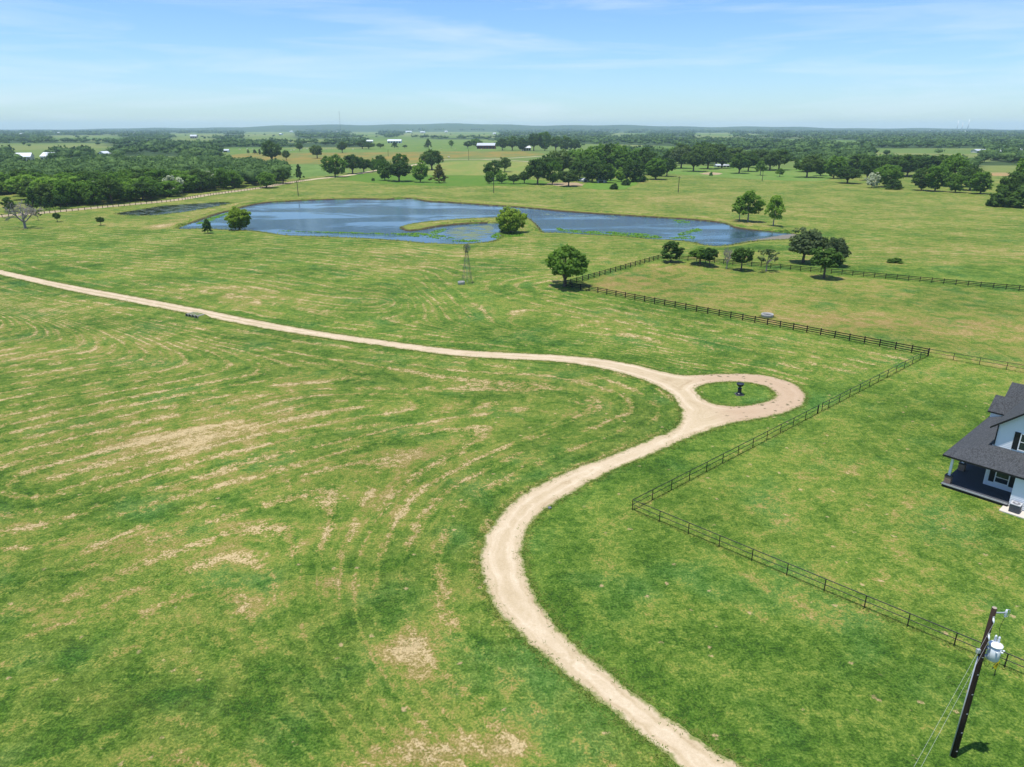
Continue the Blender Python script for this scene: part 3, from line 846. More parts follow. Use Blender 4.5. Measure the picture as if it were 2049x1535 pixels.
def crown_points(kind, n, g):
    """clump centres filling the crown's volume (unit height, unit width)"""
    o = []
    if kind in ('oak', 'round', 'mesquite', 'tall', 'lolly'):
        zc, rz, rx, flat = {'oak': (0.53, 0.44, 0.45, 0.62), 'round': (0.50, 0.46, 0.44, 0.95), 'mesquite': (0.56, 0.38, 0.43, 0.8), 'tall': (0.51, 0.46, 0.43, 0.95), 'lolly': (0.63, 0.35, 0.44, 0.85)}[kind]
        lob = [(g.uniform(0, 6.28), g.uniform(0.58, 1.20), g.uniform(-0.4, 0.8)) for _ in range(10)]
        while len(o) < n:
            d = g.normal(0, 1, 3); d /= np.linalg.norm(d)
            az = math.atan2(d[1], d[0])
            k = 0.86
            for la, lr, lz in lob:
                cs = math.cos(az - la) * math.sqrt(1 - d[2] ** 2) * math.sqrt(1 - lz * lz) + d[2] * lz
                if cs > 0.72: k = lr; break
            r = k * g.uniform(0.42, 1.0) ** 0.40
            p = d * r
            if p[2] < 0: p[2] *= flat
            if kind == 'mesquite':
                if p[2] > 0: p[0] *= 1 - 0.45 * p[2]; p[1] *= 1 - 0.45 * p[2]
                else: p[0] *= 1.12; p[1] *= 1.12; p[2] *= 1.0 + 0.35 * (p[0] ** 2 + p[1] ** 2)
            o.append((p[0] * rx, p[1] * rx, zc + p[2] * rz))
    elif kind == 'willow':
        while len(o) < n:
            d = g.normal(0, 1, 3); d /= np.linalg.norm(d)
            r = g.uniform(0.3, 1) ** 0.4 * (1 + 0.16 * math.sin(3 * math.atan2(d[1], d[0]) + 1) + 0.1 * math.sin(7 * d[2] + 2 * d[0]))
            o.append((d[0] * r * 0.42, d[1] * r * 0.42, 0.52 + d[2] * r * 0.42))
    elif kind in ('cedar', 'cone'):
        a0 = g.uniform(0, 6.28)
        while len(o) < n:
            t = g.uniform(0, 1) ** (0.8 if kind == 'cone' else 0.95)
            zz = (0.14 if kind == 'cone' else 0.22) + t * 0.84
            w_ = 0.46 * ((1 - t) ** 0.8 if kind == 'cone' else min(1.0, (1 - t) ** 0.6 * (0.72 + 1.3 * t)))
            az = g.uniform(0, 6.28)
            w_ *= 0.78 + 0.26 * math.sin(3 * az + a0 + 9 * t) + 0.14 * math.sin(17 * t + az)
            r = w_ * g.uniform(0.25, 1) ** 0.5
            o.append((math.cos(az) * r, math.sin(az) * r, zz))
    elif kind == 'vase':
        while len(o) < n:
            t = g.uniform(0, 1) ** 0.75
            zz = 0.30 + 0.68 * t
            w_ = 0.44 * math.sin(math.pi * min(1, 0.16 + 0.80 * t)) ** 0.7
            az = g.uniform(0, 6.28)
            w_ *= 0.8 + 0.28 * math.sin(2 * az + 1 + 5 * t)
            r = w_ * g.uniform(0.15, 1) ** 0.5
            o.append((math.cos(az) * r, math.sin(az) * r, zz))
    elif kind == 'bush':
        while len(o) < n:
            d = g.normal(0, 1, 3); d /= np.linalg.norm(d); d[2] = abs(d[2])
            r = g.uniform(0.3, 1) ** 0.4 * (0.86 + 0.16 * math.sin(3 * math.atan2(d[1], d[0])))
            o.append((d[0] * r * 0.45, d[1] * r * 0.45, 0.05 + d[2] * r * 0.85))
    elif kind == 'sparse':
        lob = [(math.cos(a) * r_, math.sin(a) * r_, z_, s_) for a, r_, z_, s_ in ((0.2, 0.30, 0.72, 0.17), (2.0, 0.22, 0.84, 0.17), (3.3, 0.33, 0.60, 0.16), (4.4, 0.28, 0.78, 0.15), (5.5, 0.34, 0.55, 0.13), (1.2, 0.05, 0.88, 0.14))]
        while len(o) < n:
            l_ = lob[g.integers(len(lob))]
            d = g.normal(0, 0.55, 3)
            o.append((l_[0] + d[0] * l_[3], l_[1] + d[1] * l_[3], l_[2] + d[2] * l_[3] * 0.7))
    return np.array(o)

def limbs(mb, cps, kind, g, trunk_r=0.03, fork=0.28, nl=9, lean=0.0):
    """trunk, forks and limbs that run out to chosen clumps"""
    top = Vector((lean * 0.3, 0, fork))
    mb.tube([(0, 0, -0.03), (0.006, 0.004, fork * 0.5), tuple(top)], [trunk_r * 1.35, trunk_r, trunk_r * 0.86], 7)
    idx = g.choice(len(cps), min(nl, len(cps)), replace=False)
    for i in idx:
        e = Vector(cps[i])
        m = top.lerp(e, 0.5) + Vector((g.normal(0, 0.02), g.normal(0, 0.02), 0.05))
        mb.tube([tuple(top - Vector((0, 0, 0.02))), tuple(top.lerp(m, 0.5) + Vector((0, 0, 0.01))), tuple(m), tuple(e)], [trunk_r * 0.62, trunk_r * 0.45, trunk_r * 0.30, trunk_r * 0.10], 5, False)
    if kind in ('cedar', 'cone'):
        mb.tube([tuple(top), (0, 0, 0.95)], [trunk_r * 0.8, trunk_r * 0.15], 5, False)

SPEC = {  # crown shape, leaves, clumps, clump radius, sprays per clump, spray size, trunk radius, fork height, limbs
    'oak': ('oak', 'oak', 125, 0.09, 34, 0.027, 0.030, 0.20, 11), 'dark': ('oak', 'dark', 125, 0.09, 34, 0.027, 0.030, 0.18, 11),
    'mid': ('round', 'mid', 130, 0.09, 34, 0.027, 0.024, 0.16, 9), 'bright': ('tall', 'bright', 125, 0.09, 34, 0.027, 0.022, 0.18, 9), 'darkround': ('round', 'dark', 130, 0.09, 34, 0.027, 0.024, 0.14, 9),
    'greyoak': ('oak', 'grey', 150, 0.088, 36, 0.026, 0.030, 0.22, 11), 'willow': ('willow', 'willow', 230, 0.085, 40, 0.028, 0.028, 0.20, 8),
    'mesquite': ('mesquite', 'mid', 190, 0.080, 40, 0.022, 0.036, 0.17, 14), 'cedar': ('cedar', 'cedar', 130, 0.07, 36, 0.026, 0.022, 0.22, 6), 'cedarmid': ('lolly', 'cedar', 125, 0.08, 36, 0.026, 0.028, 0.34, 8), 'lowgrey': ('lolly', 'mid', 120, 0.08, 34, 0.026, 0.028, 0.34, 9),
    'cone': ('cone', 'cedar', 125, 0.065, 34, 0.026, 0.022, 0.16, 5), 'olivecone': ('cone', 'olive', 90, 0.075, 36, 0.028, 0.022, 0.14, 5), 'elm': ('vase', 'bright', 120, 0.075, 36, 0.024, 0.022, 0.30, 10),
    'elmdark': ('vase', 'mid', 105, 0.075, 36, 0.024, 0.022, 0.30, 10), 'pale': ('round', 'pale', 95, 0.085, 34, 0.028, 0.022, 0.16, 6), 'bush': ('bush', 'mid', 60, 0.12, 36, 0.045, 0.02, 0.1, 5), 'darkbush': ('bush', 'dark', 60, 0.12, 36, 0.045, 0.02, 0.1, 5),
    'sparse': ('sparse', 'grey', 48, 0.07, 26, 0.024, 0.024, 0.34, 12)}
PROTO = {}
def proto(kind, var):
    if (kind, var) in PROTO: return PROTO[(kind, var)]
    g = np.random.default_rng(abs(sum(ord(ch) * (i + 3) for i, ch in enumerate(kind))) * 31 + var)
    mb = MB()
    if kind in ('bare', 'twiggy'):
        tw = MB()
        def grow(p, d, ln, r, lev):
            e = p + d * ln
            m = p.lerp(e, 0.5) + Vector(g.normal(0, ln * 0.06, 3))
            (mb if lev < 2 else tw).tube([tuple(p), tuple(m), tuple(e)], [r, r * 0.8, r * 0.55], 6 if lev < 2 else 3, False)
            if lev < 5:
                for k in range(3 if lev < 3 else 4):
                    q = p.lerp(e, g.uniform(0.55, 1.0)) if k else e
                    nd = (d + Vector(g.normal(0, 0.50, 3)) + Vector((0, 0, 0.10 if lev < 3 else -0.06))).normalized()
                    grow(q, nd, ln * g.uniform(0.60, 0.78), r * 0.58, lev + 1)
        mb.tube([(0, 0, -0.03), (0, 0, 0.10), (0, 0, 0.20)], [0.045, 0.034, 0.032], 7)
        for k in range(6):
            a = k * 1.05 + g.uniform(-0.3, 0.3)
            t_ = g.uniform(0.55, 1.15) if k else 0.1
            grow(Vector((0, 0, 0.18)), Vector((math.cos(a) * t_, math.sin(a) * t_, 1)).normalized(), 0.27, 0.024, 1)
        tr, cr_ = mb.mesh('trunk', DEADWOOD), tw.mesh('crown', DEADWOOD)
        v = np.array([q.co for q in cr_.vertices])
    else:
        cs, lf, nc, crad, per, size, tr_, fork, nl = SPEC[kind]
        cps = crown_points(cs, nc, g)
        limbs(mb, cps, cs, g, tr_, fork, nl)
        rad = crad * g.uniform(0.65, 1.35, nc)
        v, f = leaf_quads(cps, rad, per, size, 0.25 if kind == 'willow' else 0.0, 0.7 if kind == 'willow' else 0.7, g)
        v[:, 2] = np.maximum(v[:, 2], 0.01)
        tr = mb.mesh('trunk', PALEBARK if kind in ('elm', 'elmdark', 'sparse') else BARK)
        cr_ = mesh_np('crown', v, f, LEAF[lf])
    lo, hi = np.percentile(v, 0.5, 0), np.percentile(v, 99.5, 0)
    PROTO[(kind, var)] = (tr, cr_, 1.0 / max(hi[0] - lo[0], hi[1] - lo[1]), 1.0 / hi[2])
    return PROTO[(kind, var)]
NVAR = {'oak': 4, 'dark': 3, 'mid': 4, 'bright': 3, 'darkround': 3, 'greyoak': 2}
def add_tree(kind, x, y, wid, hgt, name, label, cat, group=None, rz=None):
    tr, cr_, kx, kz = proto(kind, random.randrange(NVAR.get(kind, 2)))
    o = empty(name, (x, y, float(gz(x, y)[0])), random.uniform(0, 6.28) if rz is None else rz)
    tag(o, label, cat, group)
    for nm, me in (('trunk', tr), ('crown', cr_)):
        c = link(bpy.data.objects.new(nm, me), o)
        c.scale = (wid * kx, wid * kx, hgt * kz)
    return o
def px_tree(kind, x, yb, wpx, hpx, name, label, cat, group=None, rz=None):
    X, Y = P(x, yb)
    a = -(yb - hpx - CY) / F
    top = H + Y * (-sT + a * cT) / (cT + a * sT)
    wid = wpx * (Y * cT + H * sT) / F
    # the crown's far side rises in a view from above
    hgt = max(0.6, top - 0.10 * wid * H / max(Y, 1))
    return add_tree(kind, X, Y, wid, hgt, name, label, cat, group, rz)

LONE = [
 ('mesquite', 1130, 573, 100, 82, 'spreading_tree', 'spreading many-limbed green tree in the corner of the black board fence'),
 ('willow', 479, 459, 46, 43, 'willow_tree', 'round bright green willow at the water by a small conical cedar'),
 ('cone', 416, 467, 19, 29, 'cedar_tree', 'small conical cedar on the mown bank beside the round willow'),
 ('willow', 1022, 466, 58, 50, 'willow_tree', 'big light green willow on the spit between the two arms of the pond'),
 ('elmdark', 1479, 441, 30, 46, 'elm_tree', 'slim darker elm in the clump above the narrow pond end'),
 ('elm', 1496, 444, 54, 62, 'elm_tree', 'tallest leaning elm with pale trunk above the narrow pond end'),
 ('elm', 1547, 454, 40, 62, 'elm_tree', 'upright vase-shaped elm standing alone right at the pond tip'),
 ('cedar', 1342, 525, 44, 43, 'cedar_tree', 'ragged dark cedar at the far corner of the board fence'),
 ('lowgrey', 1400, 529, 52, 33, 'small_oak', 'low spreading green tree along the back board fence'),
 ('cedarmid', 1419, 534, 34, 37, 'small_oak', 'narrow dark tree beside the low spreading one at the back fence'),
 ('twiggy', 1454, 538, 28, 45, 'bare_tree', 'thin half-dead grey tree in the row at the back board fence'),
 ('cedarmid', 1483, 541, 40, 45, 'cedar_tree', 'compact round-topped cedar in the row at the back board fence'),
 ('sparse', 1533, 543, 48, 45, 'patchy_tree', 'patchy tree with pale trunk and open crown at the back fence'),
 ('greyoak', 1607, 526, 66, 68, 'live_oak', 'large grey-green oak behind the back board fence'),
 ('greyoak', 1668, 533, 52, 58, 'live_oak', 'grey-green oak partly hidden behind a darker cedar at the fence'),
 ('cedarmid', 1648, 557, 58, 61, 'cedar_tree', 'dark full cedar with bare trunk inside the paddock by the fence'),
 ('bush', 1788, 525, 31, 10, 'shrub', 'low green shrub alone in the mown field behind the paddock'),
 ('bare', 51, 457, 64, 54, 'dead_tree', 'leafless grey dead tree with wide spreading branches'),
 ('sparse', 77, 441, 15, 18, 'sapling', 'small greyish sapling next to the dead grey tree'),
 ('cedarmid', 115, 444, 15, 18, 'sapling', 'small round dark sapling between the dead tree and the slough'),
 ('cedarmid', 202, 451, 14, 17, 'sapling', 'small dark sapling near the left end of the slough'),
 ('cedar', 20, 424, 26, 30, 'cedar_tree', 'dark cedar behind the dead tree across the gravel road'),
 ('cone', 68, 422, 30, 46, 'cedar_tree', 'tall pointed dark cedar at the wood edge behind the dead tree'),
 ('cone', 93, 420, 14, 22, 'cedar_tree', 'small pointed cedar just right of the tall one by the road'),
 ('cone', 107, 418, 10, 18, 'cedar_tree', 'narrow little cedar in the middle of the roadside cedars'),
 ('cedarmid', 122, 417, 24, 26, 'cedar_tree', 'rounded cedar at the right end of the roadside cedars'),
 ('mid', 533, 376, 42, 31, 'roadside_tree', 'rounded tree overhanging the gravel road at the end of the wood'),
 ('dark', 567, 368, 32, 31, 'roadside_tree', 'dark tree standing on the gravel road at the tip of the wood'),
 ('dark', 545, 326, 42, 44, 'tall_tree', 'tall dark tree rising alone behind the tip of the wood'),
 ('cone', 599, 360, 20, 31, 'cedar_tree', 'single cedar in the pale meadow beyond the gravel road'),
 ('oak', 635, 317, 26, 26, 'oak_tree', 'lone round-topped oak standing in the yellow flower meadow'),
 ('darkbush', 647, 326, 10, 10, 'shrub', 'dark shrub below the lone oak of the flower meadow'),
 ('oak', 685, 306, 22, 23, 'oak_tree', 'lone oak at the back edge of the flower meadow'),
 ('mid', 671, 354, 46, 44, 'roadside_tree', 'broad green tree at the left end of the roadside row'),
 ('dark', 706, 348, 40, 38, 'roadside_tree', 'second tree of the roadside row, dark and rounded'),
 ('dark', 728, 345.5, 30, 30, 'roadside_tree', 'third tree of the roadside row, lower and dark'),
 ('mid', 747, 343, 20, 26, 'roadside_tree', 'slim tree in the roadside row before the paired oaks'),
 ('dark', 762, 340, 28, 29, 'roadside_tree', 'last dark tree of the roadside row, behind the paired oaks'),
 ('mid', 770, 361, 34, 42, 'oak_tree', 'greener upright one of the paired oaks in the lush paddock'),
 ('dark', 799, 363, 50, 40, 'oak_tree', 'broad dark one of the paired oaks in the lush paddock'),
 ('mid', 801, 346, 30, 38, 'oak_tree', 'tree across the road behind the paired paddock oaks'),
 ('bright', 841, 365, 33, 43, 'sycamore_tree', 'upright leafy tree between the paired oaks and the olive cypress'),
 ('dark', 864, 340, 46, 40, 'oak_tree', 'big round dark oak at the bend of the gravel road'),
 ('olivecone', 879, 366, 32, 37, 'cypress_tree', 'conical olive-brown cypress in the lush paddock'),
 ('darkbush', 747, 362, 7, 6, 'shrub', 'tiny shrub on the paddock edge left of the paired oaks'),
 ('dark', 985, 362, 36, 41, 'oak_tree', 'large dark oak in the group of four by the pole'),
 ('oak', 1010, 344, 30, 29, 'oak_tree', 'farther oak of the group of four by the pole'),
 ('mid', 979, 368, 19, 25, 'young_tree', 'small round young tree left of the pole in the group of four'),
 ('bright', 1004, 367, 24, 25, 'young_tree', 'small bright young tree right of the pole in the group of four'),
 ('bright', 1345, 331, 24, 34, 'poplar_tree', 'bright green upright tree between the farmstead and the oak row'),
 ('pale', 1744, 376, 27, 31, 'vine_covered_tree', 'pale tree smothered in whitish flowering vines at the field edge'),
 ('bush', 1278, 364, 32, 23, 'shrub', 'large round green shrub at the right end of the weed patch'),
 ('darkbush', 1229, 379, 17, 12, 'shrub', 'dark round shrub in front of the weed patch'),
 ('darkbush', 1253, 371, 18, 13, 'shrub', 'dark shrub among the weeds of the farmstead'),
 ('elmdark', 1521, 351, 24, 29, 'young_tree', 'slim young tree standing in front of the oak row'),
 ('elmdark', 1560, 354, 18, 17, 'young_tree', 'little open-crowned tree right of the slim young tree'),
 ('bush', 1422, 352, 7, 8, 'shrub', 'tiny shrub on the bare patch under the oak row'),
 ('oak', 1614, 355, 54, 45, 'oak_tree', 'broad lone oak between the oak row and the field-edge trees'),
]
for k, x, yb, wp, hp, nm, lab in LONE:
    px_tree(k, x, yb, wp, hp, nm, lab, 'shrub' if nm == 'shrub' else 'tree')
GROUPS = [
 ('farmstead grove', 'broadleaf tree of the dense grove around the old farmstead', [('dark', 1028, 368, 24, 19), ('dark', 1049, 367, 24, 24), ('dark', 1076, 369, 48, 51), ('mid', 1105, 369, 36, 46), ('oak', 1138, 373, 47, 32), ('oak', 1125, 351, 56, 50),
   ('mid', 1180, 353, 56, 58), ('dark', 1215, 346, 50, 58), ('mid', 1250, 349, 60, 56), ('dark', 1285, 347, 46, 52), ('darkround', 1185, 365, 46, 46), ('darkround', 1265, 364, 42, 44), ('dark', 1160, 362, 42, 44), ('dark', 1098, 356, 44, 46),
   ('mid', 1312, 359, 46, 42), ('dark', 1334, 353, 34, 36), ('mid', 1150, 346, 50, 46), ('darkround', 1300, 350, 40, 46), ('mid', 1200, 340, 46, 52), ('mid', 1235, 338, 46, 50), ('darkround', 1212, 366, 34, 38)]),
 ('bright trees in the farmstead grove', 'yellow-green tree standing among the dark farmstead grove', [('bright', 1221, 362, 24, 32), ('bright', 1243, 364, 25, 28)]),
 ('oak row', 'spreading dark live oak of the long row behind the mown field', [('oak', 1387, 343, 50, 45), ('dark', 1341, 331, 32, 34), ('greyoak', 1363, 337, 44, 40), ('oak', 1416, 338, 46, 42), ('dark', 1444, 337, 34, 34), ('oak', 1432, 331, 54, 42),
   ('dark', 1479, 347, 42, 39), ('dark', 1497, 343, 40, 37), ('oak', 1540, 341, 46, 38), ('dark', 1558, 340, 48, 41), ('oak', 1370, 328, 50, 40), ('dark', 1400, 327, 50, 42), ('oak', 1467, 334, 46, 38), ('oak', 1515, 336, 46, 36)]),
 ('field-edge trees', 'tree of the uneven line along the far edge of the mown field', [('mid', 1668, 357, 40, 45), ('dark', 1695, 367, 52, 34), ('dark', 1734, 361, 34, 47), ('mid', 1775, 374, 56, 44), ('darkround', 1797, 352, 60, 42), ('dark', 1720, 347, 60, 38),
   ('dark', 1815, 354, 50, 44), ('darkround', 1843, 381, 36, 44), ('mid', 1870, 383, 42, 52), ('mid', 1905, 373, 66, 64), ('mid', 1911, 385, 40, 38), ('dark', 1940, 381, 46, 50), ('mid', 1961, 388, 42, 44), ('darkbush', 1787, 379, 30, 20),
   ('dark', 1760, 350, 54, 38), ('dark', 1850, 352, 60, 42), ('darkround', 1885, 352, 54, 42), ('mid', 1642, 352, 30, 34)]),
 ('thicket at the right field corner', 'dense tree of the thicket where the mown field meets the right wood', [('mid', 2042, 398, 72, 80), ('darkbush', 2000, 413, 48, 42), ('darkbush', 2042, 415, 66, 46), ('dark', 2090, 402, 70, 84), ('mid', 2130, 400, 60, 70), ('darkround', 2020, 402, 44, 58)]),
 ('trees round the red barn', 'small tree of the loose scatter in the pasture near the red barn', [('dark', 725, 298, 27, 18), ('dark', 738, 298.5, 24, 13), ('dark', 761, 296.5, 16, 10), ('cone', 790, 296, 12, 13), ('cone', 857, 297, 15, 19), ('elmdark', 903, 296, 11, 15),
   ('dark', 936, 297, 17, 15), ('mid', 953, 294, 26, 16), ('dark', 810, 296, 10, 6), ('cone', 497, 307, 7, 8), ('cone', 510, 308, 8, 9), ('cone', 520, 310, 9, 12), ('dark', 600, 303, 14, 17), ('dark', 573, 321, 16, 20)]),
 ('trees behind the red barn', 'tall tree of the dark stand right of the red barn', [('dark', 1005, 301, 26, 24), ('dark', 1025, 301, 30, 28), ('darkround', 1045, 302, 24, 26), ('dark', 1068, 302, 28, 34), ('mid', 1090, 302, 26, 38), ('dark', 1112, 302, 30, 28), ('darkround', 1132, 303, 30, 30), ('dark', 1150, 303, 26, 24)]),
]
ORD = 'first second third fourth fifth sixth seventh eighth ninth tenth eleventh twelfth thirteenth fourteenth fifteenth sixteenth seventeenth eighteenth nineteenth twentieth twenty-first'.split()
TONE = {'dark': 'dark green', 'mid': 'mid-green', 'oak': 'dull green', 'greyoak': 'grey-green', 'darkround': 'dark rounded', 'bright': 'yellow-green', 'cone': 'dark pointed', 'darkbush': 'low dark', 'elmdark': 'slim'}
FROM = {'farmstead grove': 'tree of the farmstead grove, counting from the group of four', 'bright trees in the farmstead grove': 'tree amid the farmstead grove, counting from the group of four', 'oak row': 'oak of the oak row, counting from the bright upright poplar',
        'field-edge trees': 'tree of the field edge, counting from the broad lone oak', 'thicket at the right field corner': 'tree of the corner thicket, counting from the field-edge trees',
        'trees round the red barn': 'small tree of the cattle pasture, counting toward the red barn', 'trees behind the red barn': 'tree of the stand beside the red barn, counting from it'}
for grp, lab, items in GROUPS:
    for i, (k, x, yb, wp, hp) in enumerate(sorted(items, key=lambda q: q[1])):
        px_tree(k, x, yb, wp, hp, 'broadleaf_tree', ORD[i] + ', ' + TONE[k] + ' ' + FROM[grp], 'tree', grp)

# the wood left of the gravel road: nearest trees one by one, the rest joins the far woodland
def poisson(poly, dmin, n=20000):
    lo, hi = poly.min(0), poly.max(0)
    c = rng.uniform(lo, hi, (n, 2))
    c = c[inside(c, poly)]
    cell = {}
    o = []
    for q in c:
        k = (int(q[0] // dmin), int(q[1] // dmin))
        if any(np.hypot(*(q - r_)) < dmin for i in (-1, 0, 1) for j in (-1, 0, 1) for r_ in cell.get((k[0] + i, k[1] + j), [])): continue
        cell.setdefault(k, []).append(q); o.append(q)
    return np.array(o)
belt = PA([(-330, 430), (-120, 400), (-40, 390), (40, 392), (70, 410), (130, 413), (220, 408), (300, 400), (400, 386), (480, 376), (550, 366), (572, 356), (560, 346), (500, 336), (400, 331), (300, 333), (150, 336), (0, 346), (-330, 352)])
bp = poisson(belt, 7.2)
bp = bp[np.argsort(bp[:, 1] + np.abs(bp[:, 0]) * 0.25)]
NB = 150
for i, q in enumerate(bp[:NB]):
    r_ = random.random()
    kind = 'bright' if r_ < 0.17 else 'mid' if r_ < 0.58 else 'darkround' if r_ < 0.75 else 'dark' if r_ < 0.90 else 'oak' if r_ < 0.965 else 'pale'
    hh = random.uniform(8.0, 13.0)
    lab = {'bright': 'bright yellow-green tree of the dense wood beside the gravel road', 'mid': 'mid-green tree of the dense wood beside the gravel road', 'pale': 'pale vine-draped tree of the dense wood beside the gravel road'}.get(kind, 'dark green tree of the dense wood beside the gravel road')
    add_tree(kind, q[0], q[1], random.uniform(10.5, 16.0), hh, 'wood_tree', lab, 'tree', {'bright': 'bright trees of the roadside wood', 'mid': 'green trees of the roadside wood', 'pale': 'vine-draped trees of the roadside wood'}.get(kind, 'dark trees of the roadside wood'))

# far woodland: one mass of crowns
def far_woodland():
    g = np.random.default_rng(21)
    pts, wid, hgt = [], [], []
    pts.append(bp[NB:]); m = m0 = len(bp) - NB
    wid.append(g.uniform(10, 16, m)); hgt.append(g.uniform(8, 12.5, m))
    def ring(y0, y1, dens, wr, hr):
        area = 1.25 * (y1 ** 2 - y0 ** 2)
        n = int(area * dens)
        yy = np.sqrt(g.uniform(y0 ** 2, y1 ** 2, n)); xx = yy * g.uniform(-1.25, 1.25, n)
        dep = yy * cT + H * sT
        px = CX + F * xx / dep; py = CY - F * (yy * sT - H * cT) / dep
        patch = np.sin(xx * 0.011 + 3) * np.sin(yy * 0.013 + 1) + 0.5 * np.sin(xx * 0.031 + yy * 0.02)
        ok = (py < woods_front(px)) & ~clear_mask(px, py) & (patch > -0.75) & ~far_gap(xx, yy)
        pts.append(np.c_[xx, yy][ok]); wid.append(g.uniform(*wr, ok.sum())); hgt.append(g.uniform(*hr, ok.sum()))
    ring(520, 900, 1 / 185., (11, 19), (6, 13))
    ring(900, 1500, 1 / 430., (12, 24), (6, 13.5))
    ring(1500, 2600, 1 / 1300., (15, 26), (8, 12))
    ring(2600, 4200, 1 / 3600., (24, 42), (8, 13))
    ring(4200, 7200, 1 / 12000., (45, 80), (8, 14))
    # scattered hedgerow trees in the clearings
    n = 260
    yy = g.uniform(900, 4000, n); xx = yy * g.uniform(-0.9, 0.9, n)
    pts.append(np.c_[xx, yy]); wid.append(g.uniform(8, 16, n)); hgt.append(g.uniform(5, 10, n))
    p = np.concatenate(pts); wd = np.concatenate(wid); ht = np.concatenate(hgt)
    # keep the cattle pasture and nearer fields open
    dep = p[:, 1] * cT + H * sT
    px = CX + F * p[:, 0] / dep; py = CY - F * (p[:, 1] * sT - H * cT) / dep
    ok = (np.arange(len(p)) < m0) | ~((py > 279) & (px > 440) & (px < 985) & (py > np.where(px < 740, 296, 279)))
    p, wd, ht = p[ok], wd[ok], ht[ok]
    n = len(p)
    bm = bmesh.new()
    bmesh.ops.create_icosphere(bm, subdivisions=2, radius=1.0)
    iv2 = np.array([q.co[:] for q in bm.verts]); if2 = np.array([[q.index for q in f.verts] for f in bm.faces]); bm.free()
    bm = bmesh.new()
    bmesh.ops.create_icosphere(bm, subdivisions=1, radius=1.0)
    iv1 = np.array([q.co[:] for q in bm.verts]); if1 = np.array([[q.index for q in f.verts] for f in bm.faces]); bm.free()
    V, Fc, T = [], [], []
    off = 0
    zg = gz(p[:, 0], p[:, 1])
    tint = np.clip(g.normal(0.42, 0.34, n), 0, 1)
    for sel, iv, ff, nq in ((p[:, 1] < 1000, iv2, if2, 110), (p[:, 1] >= 1000, iv1, if1, 14)):
        ii = np.where(sel)[0]
        m = len(ii)
        if not m: continue
        k = len(iv)
        rad = g.normal(0.74, 0.16, (m, k)).clip(0.4, 1.15)
        v = iv[None] * rad[:, :, None]
        sc3 = np.c_[wd[ii] / 2, wd[ii] / 2, ht[ii] * 0.42][:, None, :]
        cen = np.c_[p[ii], zg[ii] + ht[ii] * 0.52][:, None, :]
        V.append((v * sc3 + cen).reshape(-1, 3))
        Fc.append((ff[None] + (np.arange(m) * k)[:, None, None]).reshape(-1, 3) + off)
        T.append(np.repeat(tint[ii], k)); off += m * k
        # leaf sprays on the outside of each crown
        d = g.normal(0, 1, (m, nq, 3)); d[..., 2] = np.abs(d[..., 2]) * 1.1 - 0.35
        d /= np.linalg.norm(d, axis=2)[..., None]
        c = d * g.uniform(0.70, 1.04, (m, nq, 1)) * sc3 + cen
        nr = d + g.normal(0, 0.6, d.shape)
        a = np.cross(nr, g.normal(0, 1, d.shape)); a /= np.linalg.norm(a, axis=2)[..., None]
        b = np.cross(nr, a); b /= np.linalg.norm(b, axis=2)[..., None]
        s = (wd[ii] * (0.055 if nq > 60 else 0.13))[:, None, None] * g.uniform(0.6, 1.4, (m, nq, 1))
        tri = np.stack([c - a * s, c + a * s * 0.8 - b * s * 0.5, c + b * s], 2)
        V.append(tri.reshape(-1, 3))
        cnt = m * nq * 3
        Fc.append(np.arange(cnt).reshape(-1, 3) + off); off += cnt
        T.append(np.repeat(np.clip(tint[ii][:, None] + g.normal(0.08, 0.12, (m, nq)), 0, 1).ravel(), 3))
    me = mesh_np('far_woodland', np.concatenate(V), np.concatenate(Fc), leaf_mat('far_foliage', (0.020, 0.052, 0.015), (0.105, 0.180, 0.044), 0.15, 'tint', 0.12), dict(tint=np.concatenate(T)))
    tag(link(bpy.data.objects.new('far_woodland', me)), 'far green woodland spreading to the horizon between open pastures', 'woodland', kind='stuff')
    return n, off
print('far woodland', far_woodland())

# ------------------------------------------------------------------ fences
BLACKWOOD = plain('black_stained_wood', (0.014, 0.012, 0.010), 0.75, 0.3, 6.0, 0.2)
BLACKSTEEL = plain('black_painted_steel', (0.010, 0.010, 0.011), 0.45, 0.2, 6.0, 0.4)
GREYWOOD = plain('weathered_wood', (0.060, 0.050, 0.042), 0.9, 0.3, 5.0, 0.1)
def unit_box(name, mat): return MB().box(-0.5, 0.5, -0.5, 0.5, -0.5, 0.5).mesh(name, mat)
def unit_cyl(name, mat, n=8): return MB().tube([(0, 0, -0.5), (0, 0, 0.5)], 0.5, n).mesh(name, mat)
UB, UC, UG = unit_box('board', BLACKWOOD), unit_cyl('pipe', BLACKSTEEL), unit_box('post', GREYWOOD)
def part(name, me, parent, loc, scale, rot=(0, 0, 0)):
    o = link(bpy.data.objects.new(name, me), parent)
    o.location, o.scale, o.rotation_euler = loc, scale, rot
    return o
def board_fence(p0, p1, label, n, hgt=1.32, skip_last=False):
    d = p1 - p0
    ln = float(np.hypot(*d)); sp = ln / n
    o = tag(empty('board_fence', (p0[0], p0[1], 0), math.atan2(d[1], d[0])), label, 'fence')
    for i in range(n + (0 if skip_last else 1)):
        lean = random.gauss(0, 0.008)
        part('post', UB, o, (i * sp, 0, hgt / 2 - 0.06), (0.15, 0.15, hgt + 0.12 + random.uniform(-0.03, 0.03)), (lean, random.gauss(0, 0.008), 0))
    for i in range(n):
        for k, z in enumerate((0.40, 0.77, 1.14)):
            part('rail', UB, o, ((i + 0.5) * sp, -0.095, z + random.gauss(0, 0.010)), (sp - 0.012, 0.040, 0.145), (0, random.gauss(0, 0.003), 0))
    return o
